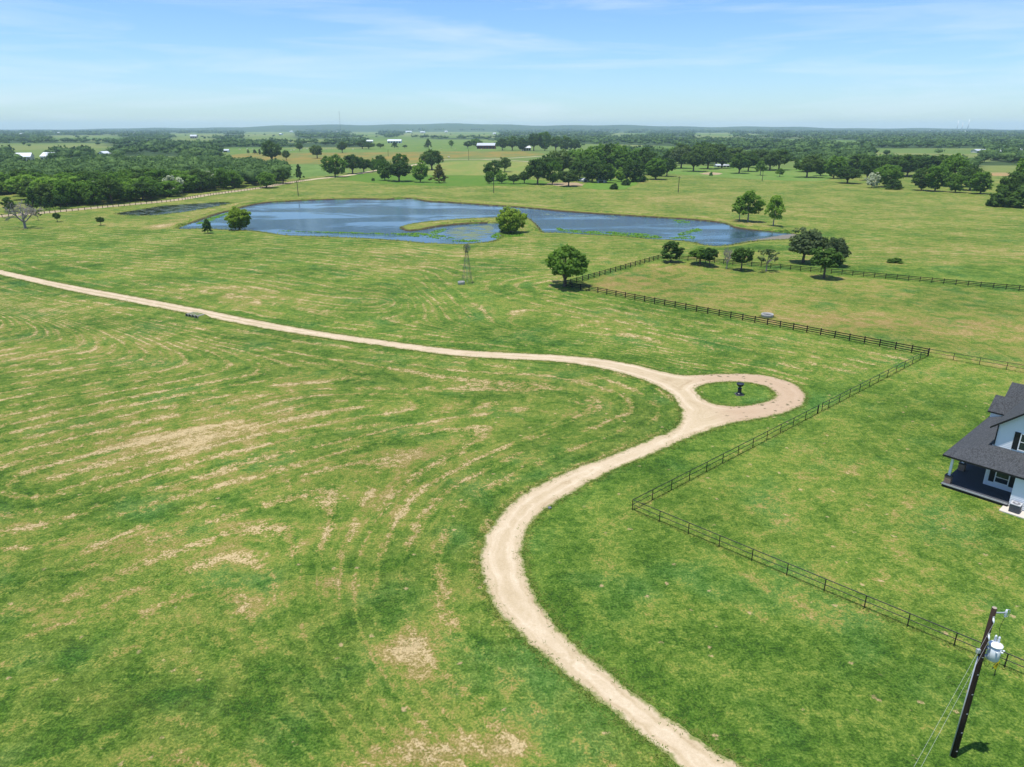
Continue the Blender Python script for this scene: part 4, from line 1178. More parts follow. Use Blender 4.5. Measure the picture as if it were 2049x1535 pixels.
board_fence(B1, FJ, 'black three-rail board fence from the spreading tree to the pipe fence', int(np.hypot(*(FJ - B1)) / 2.44))
board_fence(B1 + (B2 - B1) * 0.006, B2, 'black board fence running from the spreading tree to the cedar corner', int(np.hypot(*(B2 - B1)) / 2.44), skip_last=True)
board_fence(B2, B3, 'black board fence along the back of the paddock behind the small trees', int(np.hypot(*(B3 - B2)) / 2.44))
def pipe_fence(p0, p1, label, sp=3.05, hgt=1.15, gate=None, first=True):
    d = p1 - p0
    ln = float(np.hypot(*d)); n = max(1, round(ln / sp)); sp = ln / n
    o = tag(empty('pipe_fence', (p0[0], p0[1], 0), math.atan2(d[1], d[0])), label, 'fence')
    for i in range(0 if first else 1, n + 1):
        part('post', UC, o, (i * sp, 0, hgt / 2 - 0.05), (0.085, 0.085, hgt + 0.10))
    for i in range(n):
        if gate == i: continue
        for z, dd in ((hgt, 0.075), (hgt * 0.55, 0.06)):
            part('rail', UC, o, ((i + 0.5) * sp, 0, z), (dd, dd, sp), (0, math.pi / 2, 0))
    if gate is not None:
        for x in (gate * sp + 0.05, gate * sp + 1.1):
            part('gate_post', UC, o, (x + 0.15, 0, 0.60), (0.10, 0.10, 1.36))
        for z, dd in ((hgt, 0.075), (hgt * 0.55, 0.06)):
            x0 = gate * sp + 1.25
            part('rail', UC, o, ((x0 + (gate + 1) * sp) / 2, 0, z), (dd, dd, (gate + 1) * sp - x0), (0, math.pi / 2, 0))
    return o
pipe_fence(FC, FJ + (FC - FJ) * 0.004, 'black two-rail pipe fence with a narrow gateway beside the driveway loop', gate=12)
pipe_fence(FC, FBe, 'black two-rail pipe fence passing behind the utility pole with transformer', first=False)
pipe_fence(FJ, FCe, 'black two-rail pipe fence continuing the line of the board fence', sp=3.6, first=False)
# fence on the near side of the gravel road
def road_fence():
    line = smooth(far_road_c + np.array([2.2, -5.6]), 2.6, False)
    line = line[(line[:, 0] > -330) & (line[:, 1] < 520)]
    o = tag(empty('post_and_rail_fence', (line[0][0], line[0][1], 0)), 'dark wooden fence running along the gravel road past the slough', 'fence')
    b = line[0]
    for i, q in enumerate(line[:240]):
        part('post', UG, o, (q[0] - b[0], q[1] - b[1], 0.62), (0.19, 0.19, 1.40))
    for i in range(0, min(len(line), 240) - 6, 6):
        q, r_ = line[i] - b, line[i + 6] - b
        d = r_ - q
        for z in (0.55, 1.10):
            part('rail', UG, o, ((q[0] + r_[0]) / 2, (q[1] + r_[1]) / 2, z), (float(np.hypot(*d)), 0.06, 0.13), (0, 0, math.atan2(d[1], d[0])))
road_fence()

# ------------------------------------------------------------------ utility pole with transformer
POLEWOOD = plain('creosote_pole', (0.030, 0.020, 0.015), 0.8, 0.4, 5.0, 0.15)
GALV = plain('galvanised_steel', (0.42, 0.45, 0.48), 0.45, 0.1, 5.0, 0.5, 0.4)
TANKGREY = plain('transformer_paint', (0.50, 0.55, 0.58), 0.4, 0.06, 3.0, 0.5)
LIDWHITE = plain('transformer_lid', (0.72, 0.74, 0.74), 0.4, 0.05, 3.0, 0.5)
PORCELAIN = plain('porcelain', (0.62, 0.66, 0.70), 0.25, 0.06, 6.0, 0.6)
WIRE = plain('aluminium_wire', (0.42, 0.43, 0.42), 0.5, 0.1, 6.0, 0.5)
BLACKWIRE = plain('black_cable', (0.02, 0.02, 0.022), 0.5, 0.1, 6.0, 0.3)
YELLOW = plain('yellow_plastic', (0.62, 0.46, 0.01), 0.45, 0.12, 8.0, 0.4)
def utility_pole():
    X, Y = P(1907, 1512)
    o = tag(empty('utility_pole', (X, Y, 0)), 'dark wooden utility pole carrying a grey transformer can beside the pipe fence', 'utility pole')
    hp = 10.55
    MB().tube([(0, 0, -0.4), (0, 0, 3), (0, 0, 7), (0, 0, hp)], [0.19, 0.172, 0.15, 0.125], 14).build('pole', POLEWOOD, o, True)
    MB().lathe([(0.12, hp + 0.002), (0.10, hp + 0.02), (0.0, hp + 0.022)], 12).build('pole_top', plain('sawn_wood', (0.30, 0.25, 0.20), 0.9), o)
    MB().tube([(-0.21, -0.02, -0.1), (-0.205, -0.02, 3), (-0.19, -0.02, 7.3)], 0.032, 8).build('conduit', GALV, o, True)
    for z in (0.5, 1.9, 3.3, 4.7, 6.1, 7.3):
        r_ = 0.19 - 0.0066 * z
        MB().box(-0.045, 0.045, -r_ - 0.012, -r_ + 0.02, z, z + 0.05).build('conduit_strap', GALV, o)
    # transformer can
    tx, ty, zt = 0.60, -0.06, 8.16
    can = MB().lathe([(0.30, zt - 0.98), (0.325, zt - 0.95), (0.325, zt - 0.06)], 22, tx, ty).build('transformer', TANKGREY, o, True)
    MB().lathe([(0.35, zt - 0.065), (0.36, zt - 0.03), (0.35, zt - 0.005), (0.20, zt + 0.02), (0.0, zt + 0.03)], 22, tx, ty).build('lid', LIDWHITE, can, True)
    for a in (0.5, 1.1):
        bx, by = tx + 0.27 * math.cos(a), ty + 0.27 * math.sin(a) + 0.05
        MB().lathe([(0.05, zt - 0.02), (0.08, zt + 0.06), (0.055, zt + 0.11), (0.085, zt + 0.17), (0.05, zt + 0.23), (0.075, zt + 0.29), (0.03, zt + 0.38)], 10, bx, by).build('bushing', PORCELAIN, can, True)
    for a in (-1.2, -0.6, -1.9):
        bx, by = tx + 0.34 * math.cos(a), ty + 0.34 * math.sin(a)
        MB().tube([(bx, by, zt - 0.28), (tx + 0.46 * math.cos(a), ty + 0.46 * math.sin(a), zt - 0.24)], [0.055, 0.04], 8).build('terminal', PORCELAIN, can, True)
    for z in (zt - 0.25, zt - 0.78):
        MB().box(0.12, tx - 0.28, -0.14, 0.04, z - 0.05, z + 0.05).build('bracket', GALV, o)
    # fuse cutout on its arm
    MB().box(0.10, 0.62, -0.03, 0.03, hp - 0.36, hp - 0.30).build('cutout_arm', GALV, o)
    cut = MB().lathe([(0.04, hp - 0.62), (0.075, hp - 0.56), (0.05, hp - 0.50), (0.08, hp - 0.44), (0.05, hp - 0.36), (0.08, hp - 0.28), (0.05, hp - 0.20), (0.04, hp - 0.12)], 10, 0.70, 0.0).build('fuse_cutout', PORCELAIN, o, True)
    MB().tube([(0.70, 0, hp - 0.12), (0.86, 0, hp - 0.14), (0.90, 0, hp - 0.30), (0.84, 0, hp - 0.58), (0.70, 0, hp - 0.62)], 0.018, 6).build('fuse_barrel', GALV, cut, True)
    MB().tube([(0.70, 0, hp - 0.62), (0.66, 0.06, hp - 1.2), (0.69, 0.12, zt + 0.9), (tx + 0.24, 0.14, zt + 0.36)], 0.012, 5).build('jumper_wire', BLACKWIRE, o, True)
    # dead-end insulators
    for z, r_ in ((hp - 0.75, 0.135), (hp - 1.85, 0.14)):
        MB().tube([(-0.02, -r_, z + 0.2), (-0.06, -r_ - 0.10, z + 0.1), (-0.09, -r_ - 0.20, z)], [0.035, 0.055, 0.03], 8).build('insulator', PORCELAIN, o, True)
        MB().box(-0.06, 0.04, -r_ - 0.02, -r_ + 0.03, z + 0.15, z + 0.28).build('clevis', GALV, o)
    MB().box(-0.34, -0.15, -0.08, 0.06, 7.55, 7.78).build('meter_box', GALV, o)
    MB().tube([(0.16, -0.05, 7.1), (0.24, -0.10, 6.8), (0.40, -0.16, 6.72), (0.50, -0.12, 6.95)], 0.014, 5).build('cable_loop', BLACKWIRE, o, True)
    # conductors leading away
    for (a, b, z, lab) in (((-0.09, -0.34), (1826, 1535), hp - 0.75, 'upper pale overhead wire slanting down from the utility pole top'), ((-0.09, -0.35), (1841, 1535), hp - 1.85, 'lower pale overhead wire slanting from the utility pole')):
        s = Vector((X + a[0], Y + a[1], z))
        q = Vector((*P(b[0], b[1], z - 0.25), z - 0.25))
        d = (q - s)
        pts = []
        for k in range(14):
            t_ = k / 13 * 3.2
            pts.append(tuple(s + d * t_ + Vector((0, 0, -0.10 * t_ * (3.2 - t_)))))
        pts[0] = tuple(s)
        wire = MB().tube([(p[0] - s.x, p[1] - s.y, p[2] - s.z) for p in pts], 0.0045, 5).build('overhead_wire', WIRE)
        wire.location = s
        tag(wire, lab, 'wire')
utility_pole()
def marker():
    X, Y = P(1990, 1352)
    o = tag(empty('marker_stake', (X, Y, 0)), 'yellow pointed marker on a dark stake in the grass by the transformer pole', 'marker')
    MB().tube([(0, 0, -0.1), (-0.05, 0, 0.55)], 0.028, 6).build('stake', BLACKSTEEL, o)
    MB().tube([(-0.30, 0.0, 0.60), (-0.02, 0.0, 1.02)], 0.035, 6).build('arm', BLACKSTEEL, o)
    MB().prism([(-0.30, -0.04, 0.82), (-0.10, -0.04, 0.60), (-0.02, 0.0, 0.56), (0.14, 0.05, 1.20), (-0.02, 0.02, 1.16)], 0.04).build('flag', YELLOW, o)
marker()

# ------------------------------------------------------------------ garden urn in the driveway loop
def urn():
    X, Y = P(1479, 790)
    o = tag(empty('garden_urn', (X, Y, 0)), 'tall black pedestal urn on the grass island of the driveway loop', 'urn')
    M_ = plain('black_cast_iron', (0.012, 0.012, 0.015), 0.38, 0.2, 6.0, 0.5)
    MB().box(-0.52, 0.52, -0.52, 0.52, -0.05, 0.10).build('plinth', plain('concrete_slab', (0.10, 0.10, 0.10), 0.9), o)
    MB().lathe([(0.48, 0.10), (0.48, 0.20), (0.40, 0.28), (0.31, 0.34), (0.27, 0.50), (0.25, 0.86), (0.31, 0.94), (0.31, 1.00), (0.18, 1.04)], 20).build('pedestal', M_, o, True)
    MB().lathe([(0.12, 1.03), (0.09, 1.12), (0.16, 1.20), (0.34, 1.31), (0.46, 1.45), (0.50, 1.58), (0.54, 1.63), (0.54, 1.67), (0.48, 1.68), (0.46, 1.655), (0.2, 1.645), (0.0, 1.64)], 22).build('bowl', M_, o, True)
urn()

# ------------------------------------------------------------------ windmill and stock tanks
RUST = plain('weathered_zinc', (0.13, 0.12, 0.115), 0.6, 0.35, 8.0, 0.4, 0.3)
CONC = plain('weathered_concrete', (0.40, 0.39, 0.37), 0.9, 0.2, 3.0, 0.1)
def windmill():
    X, Y = P(935, 566)
    o = tag(empty('windmill', (X, Y, 0), 0.25), 'multi-bladed farm windmill on a thin lattice tower in the pasture', 'windmill')
    hz = 8.15
    B_, T_ = 1.15, 0.14
    corner = lambda i, t_: (((-1, -1), (1, -1), (1, 1), (-1, 1))[i][0] * (B_ + (T_ - B_) * t_), ((-1, -1), (1, -1), (1, 1), (-1, 1))[i][1] * (B_ + (T_ - B_) * t_), hz * t_)
    for i in range(4):
        MB().tube([(corner(i, 0)[0], corner(i, 0)[1], -0.2), corner(i, 1)], 0.030, 5).build('leg', RUST, o)
    for k in range(1, 6):
        t_ = k / 6
        g = MB()
        for i in range(4): g.tube([corner(i, t_), corner((i + 1) % 4, t_)], 0.020, 4)
        g.build('girt', RUST, o)
    for k in range(6):
        b = MB()
        for i in range(4):
            b.tube([corner(i, k / 6), corner((i + 1) % 4, (k + 1) / 6)], 0.012, 4)
            b.tube([corner((i + 1) % 4, k / 6), corner(i, (k + 1) / 6)], 0.012, 4)
        b.build('brace', RUST, o)
    MB().tube([(0, 0, 0), (0, 0, hz)], 0.028, 5).build('pump_rod', GALV, o)
    MB().box(-0.42, 0.42, -0.42, 0.42, hz * 0.90, hz * 0.90 + 0.05).build('platform', GREYWOOD, o)
    MB().box(-0.14, 0.14, -0.25, 0.35, hz - 0.05, hz + 0.42).build('gearbox', RUST, o)
    wheel = empty('wheel'); wheel.parent = o; wheel.location = (0, -0.38, hz + 0.22); wheel.rotation_euler = (0.0, 0, 0.1)
    MB().tube([(0, -0.10, 0), (0, 0.35, 0)], 0.09, 10).build('hub', RUST, wheel)
    rim = MB()
    for rr in (0.42, 0.86): rim.tube([(rr * math.cos(a * math.pi / 12), 0.02, rr * math.sin(a * math.pi / 12)) for a in range(25)], 0.014, 4, False)
    rim.build('rim', RUST, wheel)
    bl = MB()
    bl.v = [(0.26, -0.03, -0.04), (0.26, 0.05, 0.04), (0.96, 0.09, 0.11), (0.96, -0.06, -0.11), (0.26, -0.02, -0.04), (0.26, 0.06, 0.04), (0.96, 0.10, 0.11), (0.96, -0.05, -0.11)]
    bl.f = [(0, 1, 2, 3), (7, 6, 5, 4), (0, 4, 5, 1), (1, 5, 6, 2), (2, 6, 7, 3), (3, 7, 4, 0)]
    bme = bl.mesh('blade', RUST)
    for k in range(14):
        c = link(bpy.data.objects.new('blade', bme), wheel)
        c.rotation_euler = (0, k * math.pi / 7, 0)
    v = MB().prism([(-0.02, 0.3, hz + 0.30), (0.02, 0.3, hz + 0.30), (0.02, 1.1, hz + 0.30), (-0.02, 1.1, hz + 0.30)], 0.06)
    v.build('tail_bone', RUST, o)
    MB().box(-0.012, 0.012, 0.98, 1.62, hz - 0.02, hz + 0.55).build('tail_vane', GALV, o)
windmill()
def stock_tank(x, y, rad, hgt, label, tilt=0):
    X, Y = P(x, y)
    o = tag(empty('stock_tank', (X, Y, 0)), label, 'water tank')
    MB().lathe([(rad, -0.05), (rad, hgt - 0.03), (rad * 0.985, hgt), (rad * 0.90, hgt), (rad * 0.885, hgt - 0.03), (rad * 0.885, hgt * 0.45), (0, hgt * 0.45)], 28).build('basin', CONC, o, True)
    MB().lathe([(0.0, hgt * 0.60), (rad * 0.88, hgt * 0.602), (rad * 0.88, hgt * 0.612), (0.0, hgt * 0.614)], 24).build('water', plain('tank_water', (0.02, 0.03, 0.03), 0.08, 0.1, 3, 0.5), o)
stock_tank(923, 569, 0.82, 0.70, 'small round pale concrete tank at the foot of the windmill')
stock_tank(1535, 634, 1.15, 0.62, 'round concrete stock tank with weedy sides inside the paddock')
def culverts():
    M_ = plain('grey_culvert_pipe', (0.20, 0.20, 0.17), 0.9, 0.25, 5.0, 0.1)
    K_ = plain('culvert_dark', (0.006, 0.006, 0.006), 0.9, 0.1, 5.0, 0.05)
    X, Y = P(384, 636)
    d = np.array(P(410, 634)) - np.array(P(390, 630)); d /= np.hypot(*d)
    n = np.array([-d[1], d[0]])
    for k in range(4):
        q = np.array([X, Y]) + d * (k - 1.5) * 0.98
        o = tag(empty('culvert_pipe', (q[0], q[1], 0.10), math.atan2(n[1], n[0]) - math.pi / 2), 'dark culvert opening in a row of four under the driveway edge', 'pipe', 'four culvert pipes under the driveway')
        t = MB()
        b = 14
        for (r0, y) in ((0.42, -0.06), (0.42, 1.6)):
            for i in range(b): t.v.append((r0 * math.cos(i * 2 * math.pi / b), y, 0.16 + r0 * math.sin(i * 2 * math.pi / b)))
        for (r0, y) in ((0.33, 0.5), (0.33, -0.06)):
            for i in range(b): t.v.append((r0 * math.cos(i * 2 * math.pi / b), y, 0.16 + r0 * math.sin(i * 2 * math.pi / b)))
        for s_ in range(3):
            for i in range(b): t.f.append((s_ * b + i, s_ * b + (i + 1) % b, (s_ + 1) * b + (i + 1) % b, (s_ + 1) * b + i))
        for i in range(b): t.f.append((3 * b + i, 3 * b + (i + 1) % b, (i + 1) % b, i))
        t.build('pipe', M_, o)
        MB().tube([(0, 0.10, 0.16), (0, 0.14, 0.16)], 0.325, 14).build('mouth_shade', K_, o)  # near-black disc added as the shade inside the pipe mouth
    # earth shoulder over the pipes
    c = np.array([X, Y]) + n * 1.12
    vv, ff = [], []
    for i in range(15):
        for j in range(9):
            u, v_ = (i / 14 - 0.5) * 6.4, (j / 8 - 0.5) * 2.4
            hh = 0.66 * math.exp(-(u / 2.6) ** 4) * (1 - abs(v_ / 1.2) ** 6) + 0.03 * math.sin(5 * u) * math.exp(-(u / 2) ** 2)
            q = c + d * u + n * v_
            vv.append((q[0], q[1], max(-0.02, hh - 0.02)))
    for i in range(14):
        for j in range(8):
            a = i * 9 + j
            ff.append((a, a + 1, a + 10, a + 9))
    me = mesh_np('earth_shoulder', np.array(vv), np.array(ff)[:, ::-1], field_mat('shoulder_grass', (0.085, 0.135, 0.02), (0.105, 0.15, 0.024), (0.17, 0.17, 0.05), 0.8), None, True)
    tag(link(bpy.data.objects.new('earth_shoulder', me)), kind='structure')
culverts()
def stone():
    X, Y = P(1100, 1017)
    bm = bmesh.new()
    bmesh.ops.create_icosphere(bm, subdivisions=2, radius=0.2)
    for v in bm.verts:
        v.co *= random.uniform(0.8, 1.15); v.co.z *= 0.6
    me = bpy.data.meshes.new('stone'); bm.to_mesh(me); bm.free()
    me.materials.append(plain('grey_stone', (0.12, 0.13, 0.15), 0.85, 0.3, 6))
    o = link(bpy.data.objects.new('stone', me)); o.location = (X, Y, 0.06)
    tag(o, 'small dark grey stone in weeds on the inner bend of the driveway', 'stone')
stone()

# ------------------------------------------------------------------ farmhouse at the right edge
def siding_mat(name, col):
    t = NT(name)
    n = t.noise(t.obj(), 4.0, 4)
    return t.fin(t.mix(t.math('MULTIPLY', n, 0.25), col, tuple(c * 0.82 for c in col)), 0.55, 0.3)
def shingle_mat():
    t = NT('asphalt_shingles')
    o = t.obj()
    br = t.n('ShaderNodeTexBrick')
    t.put(br.inputs['Vector'], t.mapv(o, scale=(1, 1, 1), rot=(0, 0, math.pi / 2)))
    br.inputs['Scale'].default_value = 3.2
    br.inputs['Color1'].default_value = (0.036, 0.039, 0.042, 1); br.inputs['Color2'].default_value = (0.070, 0.075, 0.080, 1)
    br.inputs['Mortar'].default_value = (0.02, 0.02, 0.024, 1); br.inputs['Mortar Size'].default_value = 0.012; br.inputs['Bias'].default_value = 0.0
    n = t.noise(o, 6.0, 4, 0.7)
    col = t.mix(t.sst(n, 0.45, 0.75), br.outputs['Color'], (0.084, 0.090, 0.096))
    t.bump(n, 0.3, 0.03)
    return t.fin(col, 0.9, 0.15)
def brick_mat():
    t = NT('brown_brick')
    br = t.n('ShaderNodeTexBrick')
    t.put(br.inputs['Vector'], t.mapv(t.obj(), rot=(math.pi / 2, 0, 0)))
    br.inputs['Scale'].default_value = 4.5
    br.inputs['Color1'].default_value = (0.16, 0.085, 0.06, 1); br.inputs['Color2'].default_value = (0.30, 0.22, 0.17, 1); br.inputs['Mortar'].default_value = (0.35, 0.32, 0.28, 1)
    return t.fin(t.mix(t.noise(t.obj(), 9, 3), br.outputs['Color'], (0.20, 0.13, 0.10)), 0.9, 0.15)
def house():
    WHITE = siding_mat('white_siding', (0.72, 0.75, 0.78)); TRIM = siding_mat('white_trim', (0.78, 0.79, 0.80))
    BLK = plain('black_trim', (0.012, 0.012, 0.014), 0.5, 0.15, 4); DECK = plain('charcoal_deck_board', (0.060, 0.066, 0.078), 0.7, 0.25, 5.0)
    SHI = shingle_mat(); BRK = brick_mat()
    gt = NT('window_glass'); GLASS = gt.fin((0.02, 0.03, 0.035), 0.05, 0.6)
    o = tag(empty('farmhouse', (44.74, 65.14, 0), R(-48)), 'white sided farmhouse with dark shingle roof and wraparound porch', 'house')
    LN = 28.0
    wall = MB().extrude([(2.9, 0.0), (13.1, 0.0), (13.1, 7.05), (8.0, 11.55), (2.9, 7.05)], 2.80, LN - 0.5).build('wall', WHITE, o)
    fr = MB().box(5.80, 13.1, 0.15, 2.79, 0, 3.55).build('front_room', WHITE, o)
    # lap siding on the faces toward the porch and the lawn
    for i in range(36):
        z0 = 4.86 + i * 0.178
        u1 = 13.1 if z0 < 7.05 else 13.1 - (z0 - 7.05) / 0.8824
        u0 = 2.9 if z0 < 7.05 else 2.9 + (z0 - 7.05) / 0.8824
        if u1 - u0 < 0.4: break
        b = MB(); b.v = [(u0, 2.80, z0), (u1, 2.80, z0), (u1, 2.80, z0 + 0.172), (u0, 2.80, z0 + 0.172), (u0, 2.765, z0), (u1, 2.765, z0), (u1, 2.787, z0 + 0.172), (u0, 2.787, z0 + 0.172)]
        b.f = [(0, 1, 2, 3), (4, 7, 6, 5), (0, 4, 5, 1), (1, 5, 6, 2), (2, 6, 7, 3), (3, 7, 4, 0)]
        b.build('siding_board', WHITE, wall)
    for i in range(18):
        z0 = 0.20 + i * 0.178
        b = MB(); b.v = [(5.80, 0.15, z0), (13.1, 0.15, z0), (13.1, 0.15, z0 + 0.172), (5.80, 0.15, z0 + 0.172), (5.80, 0.115, z0), (13.1, 0.115, z0), (13.1, 0.137, z0 + 0.172), (5.80, 0.137, z0 + 0.172)]
        b.f = [(0, 1, 2, 3), (4, 7, 6, 5), (0, 4, 5, 1), (1, 5, 6, 2), (2, 6, 7, 3), (3, 7, 4, 0)]
        b.build('siding_board', WHITE, fr)
    for i in range(16):
        z0 = 0.50 + i * 0.178
        MB().box(2.98, 5.79, 2.772, 2.80, z0, z0 + 0.172).build('siding_board', WHITE, wall)
    MB().box(2.80, 2.98, 2.74, 2.92, 0.45, 4.9).build('corner_board', TRIM, o)
    MB().box(2.86, 2.96, 2.69, 2.76, 4.86, 7.02).build('downspout', BLK, o)
    # porch floor
    dk = MB().box(-0.10, 5.79, -0.08, 2.76, 0, 0.40).box(-0.10, 2.79, 2.762, LN, 0, 0.40).build('porch_base', BLK, o)
    u = -0.12
    k = 0
    while u < 5.70:
        v1 = LN if u + 0.138 < 2.80 else 2.74
        MB().box(u, u + 0.132, -0.12, v1, 0.402, 0.44).build('deck_board', DECK, dk)
        u += 0.14
    MB().box(-0.14, 5.78, -0.16, -0.122, 0.30, 0.455).build('porch_edge', plain('pale_edge_trim', (0.40, 0.40, 0.40), 0.7), o)
    for v in (0.12, 4.3, 8.6, 13.0, 17.4, 21.8, 26.2):
        col = MB().box(0.15, 0.37, v + 0.16, v + 0.38, 1.28, 3.42).build('porch_post', TRIM, o)
        MB().box(-0.04, 0.56, v - 0.03, v + 0.57, 0, 1.20).build('brick_base', BRK, col)
        MB().box(-0.08, 0.60, v - 0.07, v + 0.61, 1.202, 1.28).build('base_cap', BLK, col)
    # roofs
    z_ = lambda u: 3.55 + 0.42 * (u + 0.55)
    south = MB().prism([(-0.55, -0.25, 3.55), (13.6, -0.25, 3.55), (13.6, 2.765, 4.816), (2.465, 2.765, 4.816)], 0.10).build('porch_roof', SHI, o)
    west = MB().prism([(-0.55, -0.25, 3.552), (2.465, 2.765, 4.818), (2.89, 3.19, 4.997), (2.89, LN + 0.3, 4.997), (-0.55, LN + 0.3, 3.552)], 0.10).build('porch_roof', SHI, o)
    MB().box(-0.57, 13.6, -0.275, -0.252, 3.36, 3.548).build('fascia', BLK, south)
    MB().box(-0.575, -0.552, -0.25, LN + 0.3, 3.36, 3.548).build('fascia', BLK, west)
    MB().prism([(-0.50, -0.20, 3.40), (13.5, -0.20, 3.40), (13.5, 2.74, 3.40), (-0.50, 2.74, 3.40)], 0.02).build('porch_ceiling', BLK, o)
    main = MB().prism([(2.37, 2.32, 6.85), (8.0, 2.32, 11.86), (8.0, LN, 11.86), (2.37, LN, 6.85)], 0.16).prism([(13.63, 2.32, 6.85), (13.63, LN, 6.85), (8.002, LN, 11.86), (8.002, 2.32, 11.86)], 0.16).build('main_roof', SHI, o)
    for s_ in (1, -1):
        f = lambda u: 8.0 + s_ * (u - 8.0)
        b = MB()
        b.v = [(f(2.33), 2.29, 6.63), (f(2.33), 2.29, 6.86), (f(8.0), 2.29, 11.90), (f(8.0), 2.29, 11.66), (f(2.33), 2.318, 6.63), (f(2.33), 2.318, 6.86), (f(8.0), 2.318, 11.90), (f(8.0), 2.318, 11.66)]
        b.f = [(0, 1, 2, 3), (7, 6, 5, 4), (0, 4, 5, 1), (1, 5, 6, 2), (2, 6, 7, 3), (3, 7, 4, 0)]
        b.build('rake_board', BLK, main)
    # small gables over the side porch
    for vc in (16.2, 22.6):
        g = MB().prism([(-0.75, vc - 1.9, 4.35), (3.6, vc - 1.9, 4.35), (4.4, vc, 5.85), (-0.75, vc, 5.85)], 0.10).prism([(-0.75, vc + 0.002, 5.85), (4.4, vc + 0.002, 5.85), (3.6, vc + 1.9, 4.35), (-0.75, vc + 1.9, 4.35)], 0.10).build('porch_gable', SHI, o)
        MB().box(-0.75, 3.6, vc - 1.93, vc - 1.902, 4.20, 4.36).build('fascia', BLK, g)
        b = MB(); b.v = [(-0.6, vc - 1.8, 4.26), (-0.6, vc + 1.8, 4.26), (-0.6, vc, 5.70), (-0.5, vc - 1.8, 4.26), (-0.5, vc + 1.8, 4.26), (-0.5, vc, 5.70)]
        b.v = [(x, y, z) for x, y, z in b.v]; b.f = [(0, 2, 1), (3, 4, 5), (0, 1, 4, 3), (1, 2, 5, 4), (2, 0, 3, 5)]
        b.build('gable_face', WHITE, g)
        MB().box(-0.45, 3.4, vc - 1.78, vc + 1.78, 3.62, 4.25).build('gable_base', WHITE, g)
    def window(u0, u1, z0, z1, v, sh=True, w_=0.09, left=True):
        f = MB().box(u0, u1, v - 0.05, v - 0.002, z0, z0 + w_).box(u0, u1, v - 0.05, v - 0.002, z1 - w_, z1).box(u0, u0 + w_, v - 0.049, v - 0.002, z0 + w_, z1 - w_).box(u1 - w_, u1, v - 0.049, v - 0.002, z0 + w_, z1 - w_).build('window', TRIM, o)
        zm = (z0 + z1) / 2
        MB().box(u0 + w_, u1 - w_, v - 0.045, v - 0.004, zm - 0.03, zm + 0.03).build('meeting_rail', TRIM, f)
        MB().box(u0 + w_, u1 - w_, v - 0.022, v - 0.006, z0 + w_, zm - 0.032).build('pane', GLASS, f)
        MB().box(u0 + w_, u1 - w_, v - 0.030, v - 0.006, zm + 0.032, z1 - w_).build('pane', GLASS, f)
        if sh:
            for a, b_ in ((u0 - 0.50, u0 - 0.02), (u1 + 0.02, u1 + 0.50)):
                if a < 2.95: a = 2.98
                if v > 2 and b_ > 5.75 and z0 < 3: b_ = 5.75
                MB().box(a, b_, v - 0.04, v - 0.003, z0 - 0.03, z1 + 0.03).build('shutter', BLK, f)
    window(3.66, 4.92, 0.98, 2.24, 2.765)
    window(4.88, 5.92, 5.0, 6.80, 2.765)
    window(9.6, 10.7, 5.0, 6.80, 2.765)
    window(8.8, 10.0, 1.0, 2.5, 0.115)
    # cooling unit on its pad
    a, c, s_ = R(-48), math.cos(R(-48)), math.sin(R(-48))
    W_ = lambda u, v: (44.74 + u * c - v * s_, 65.14 + u * s_ + v * c)
    pad = empty('concrete_pad', (*W_(5.45, -1.42), 0), a)
    tag(pad, 'pale concrete pad under the cooling unit at the house wall', 'concrete pad')
    MB().box(0, 3.2, 0, 1.52, -0.05, 0.09).build('slab', plain('pale_concrete', (0.50, 0.46, 0.40), 0.9, 0.12), pad)
    ac = tag(empty('cooling_unit', (*W_(6.10, -1.02), 0.09), a), 'dark grey air conditioning unit on the concrete pad by the farmhouse', 'air conditioner')
    G = plain('grey_cabinet', (0.10, 0.105, 0.115), 0.5, 0.1); LG = plain('light_grey_top', (0.42, 0.43, 0.44), 0.5, 0.1)
    cab = MB().box(0.03, 0.82, 0.03, 0.82, 0, 0.80).build('cabinet', G, ac)
    for i in range(11):
        z0 = 0.05 + i * 0.068
        MB().box(0.0, 0.85, 0.0, 0.03, z0, z0 + 0.035).box(0.0, 0.03, 0.031, 0.85, z0, z0 + 0.035).box(0.82, 0.85, 0.031, 0.85, z0, z0 + 0.035).build('louvre', G, cab)
    tp = MB().box(-0.02, 0.87, -0.02, 0.87, 0.802, 0.88).build('top_cover', LG, ac)
    MB().lathe([(0.33, 0.882), (0.33, 0.90), (0.0, 0.91)], 20, 0.425, 0.425).build('fan_grille', plain('fan_grille_metal', (0.16, 0.16, 0.17), 0.5), tp)
    MB().lathe([(0.13, 0.905), (0.13, 0.93), (0.0, 0.935)], 14, 0.425, 0.425).build('fan_motor', LG, tp)
house()

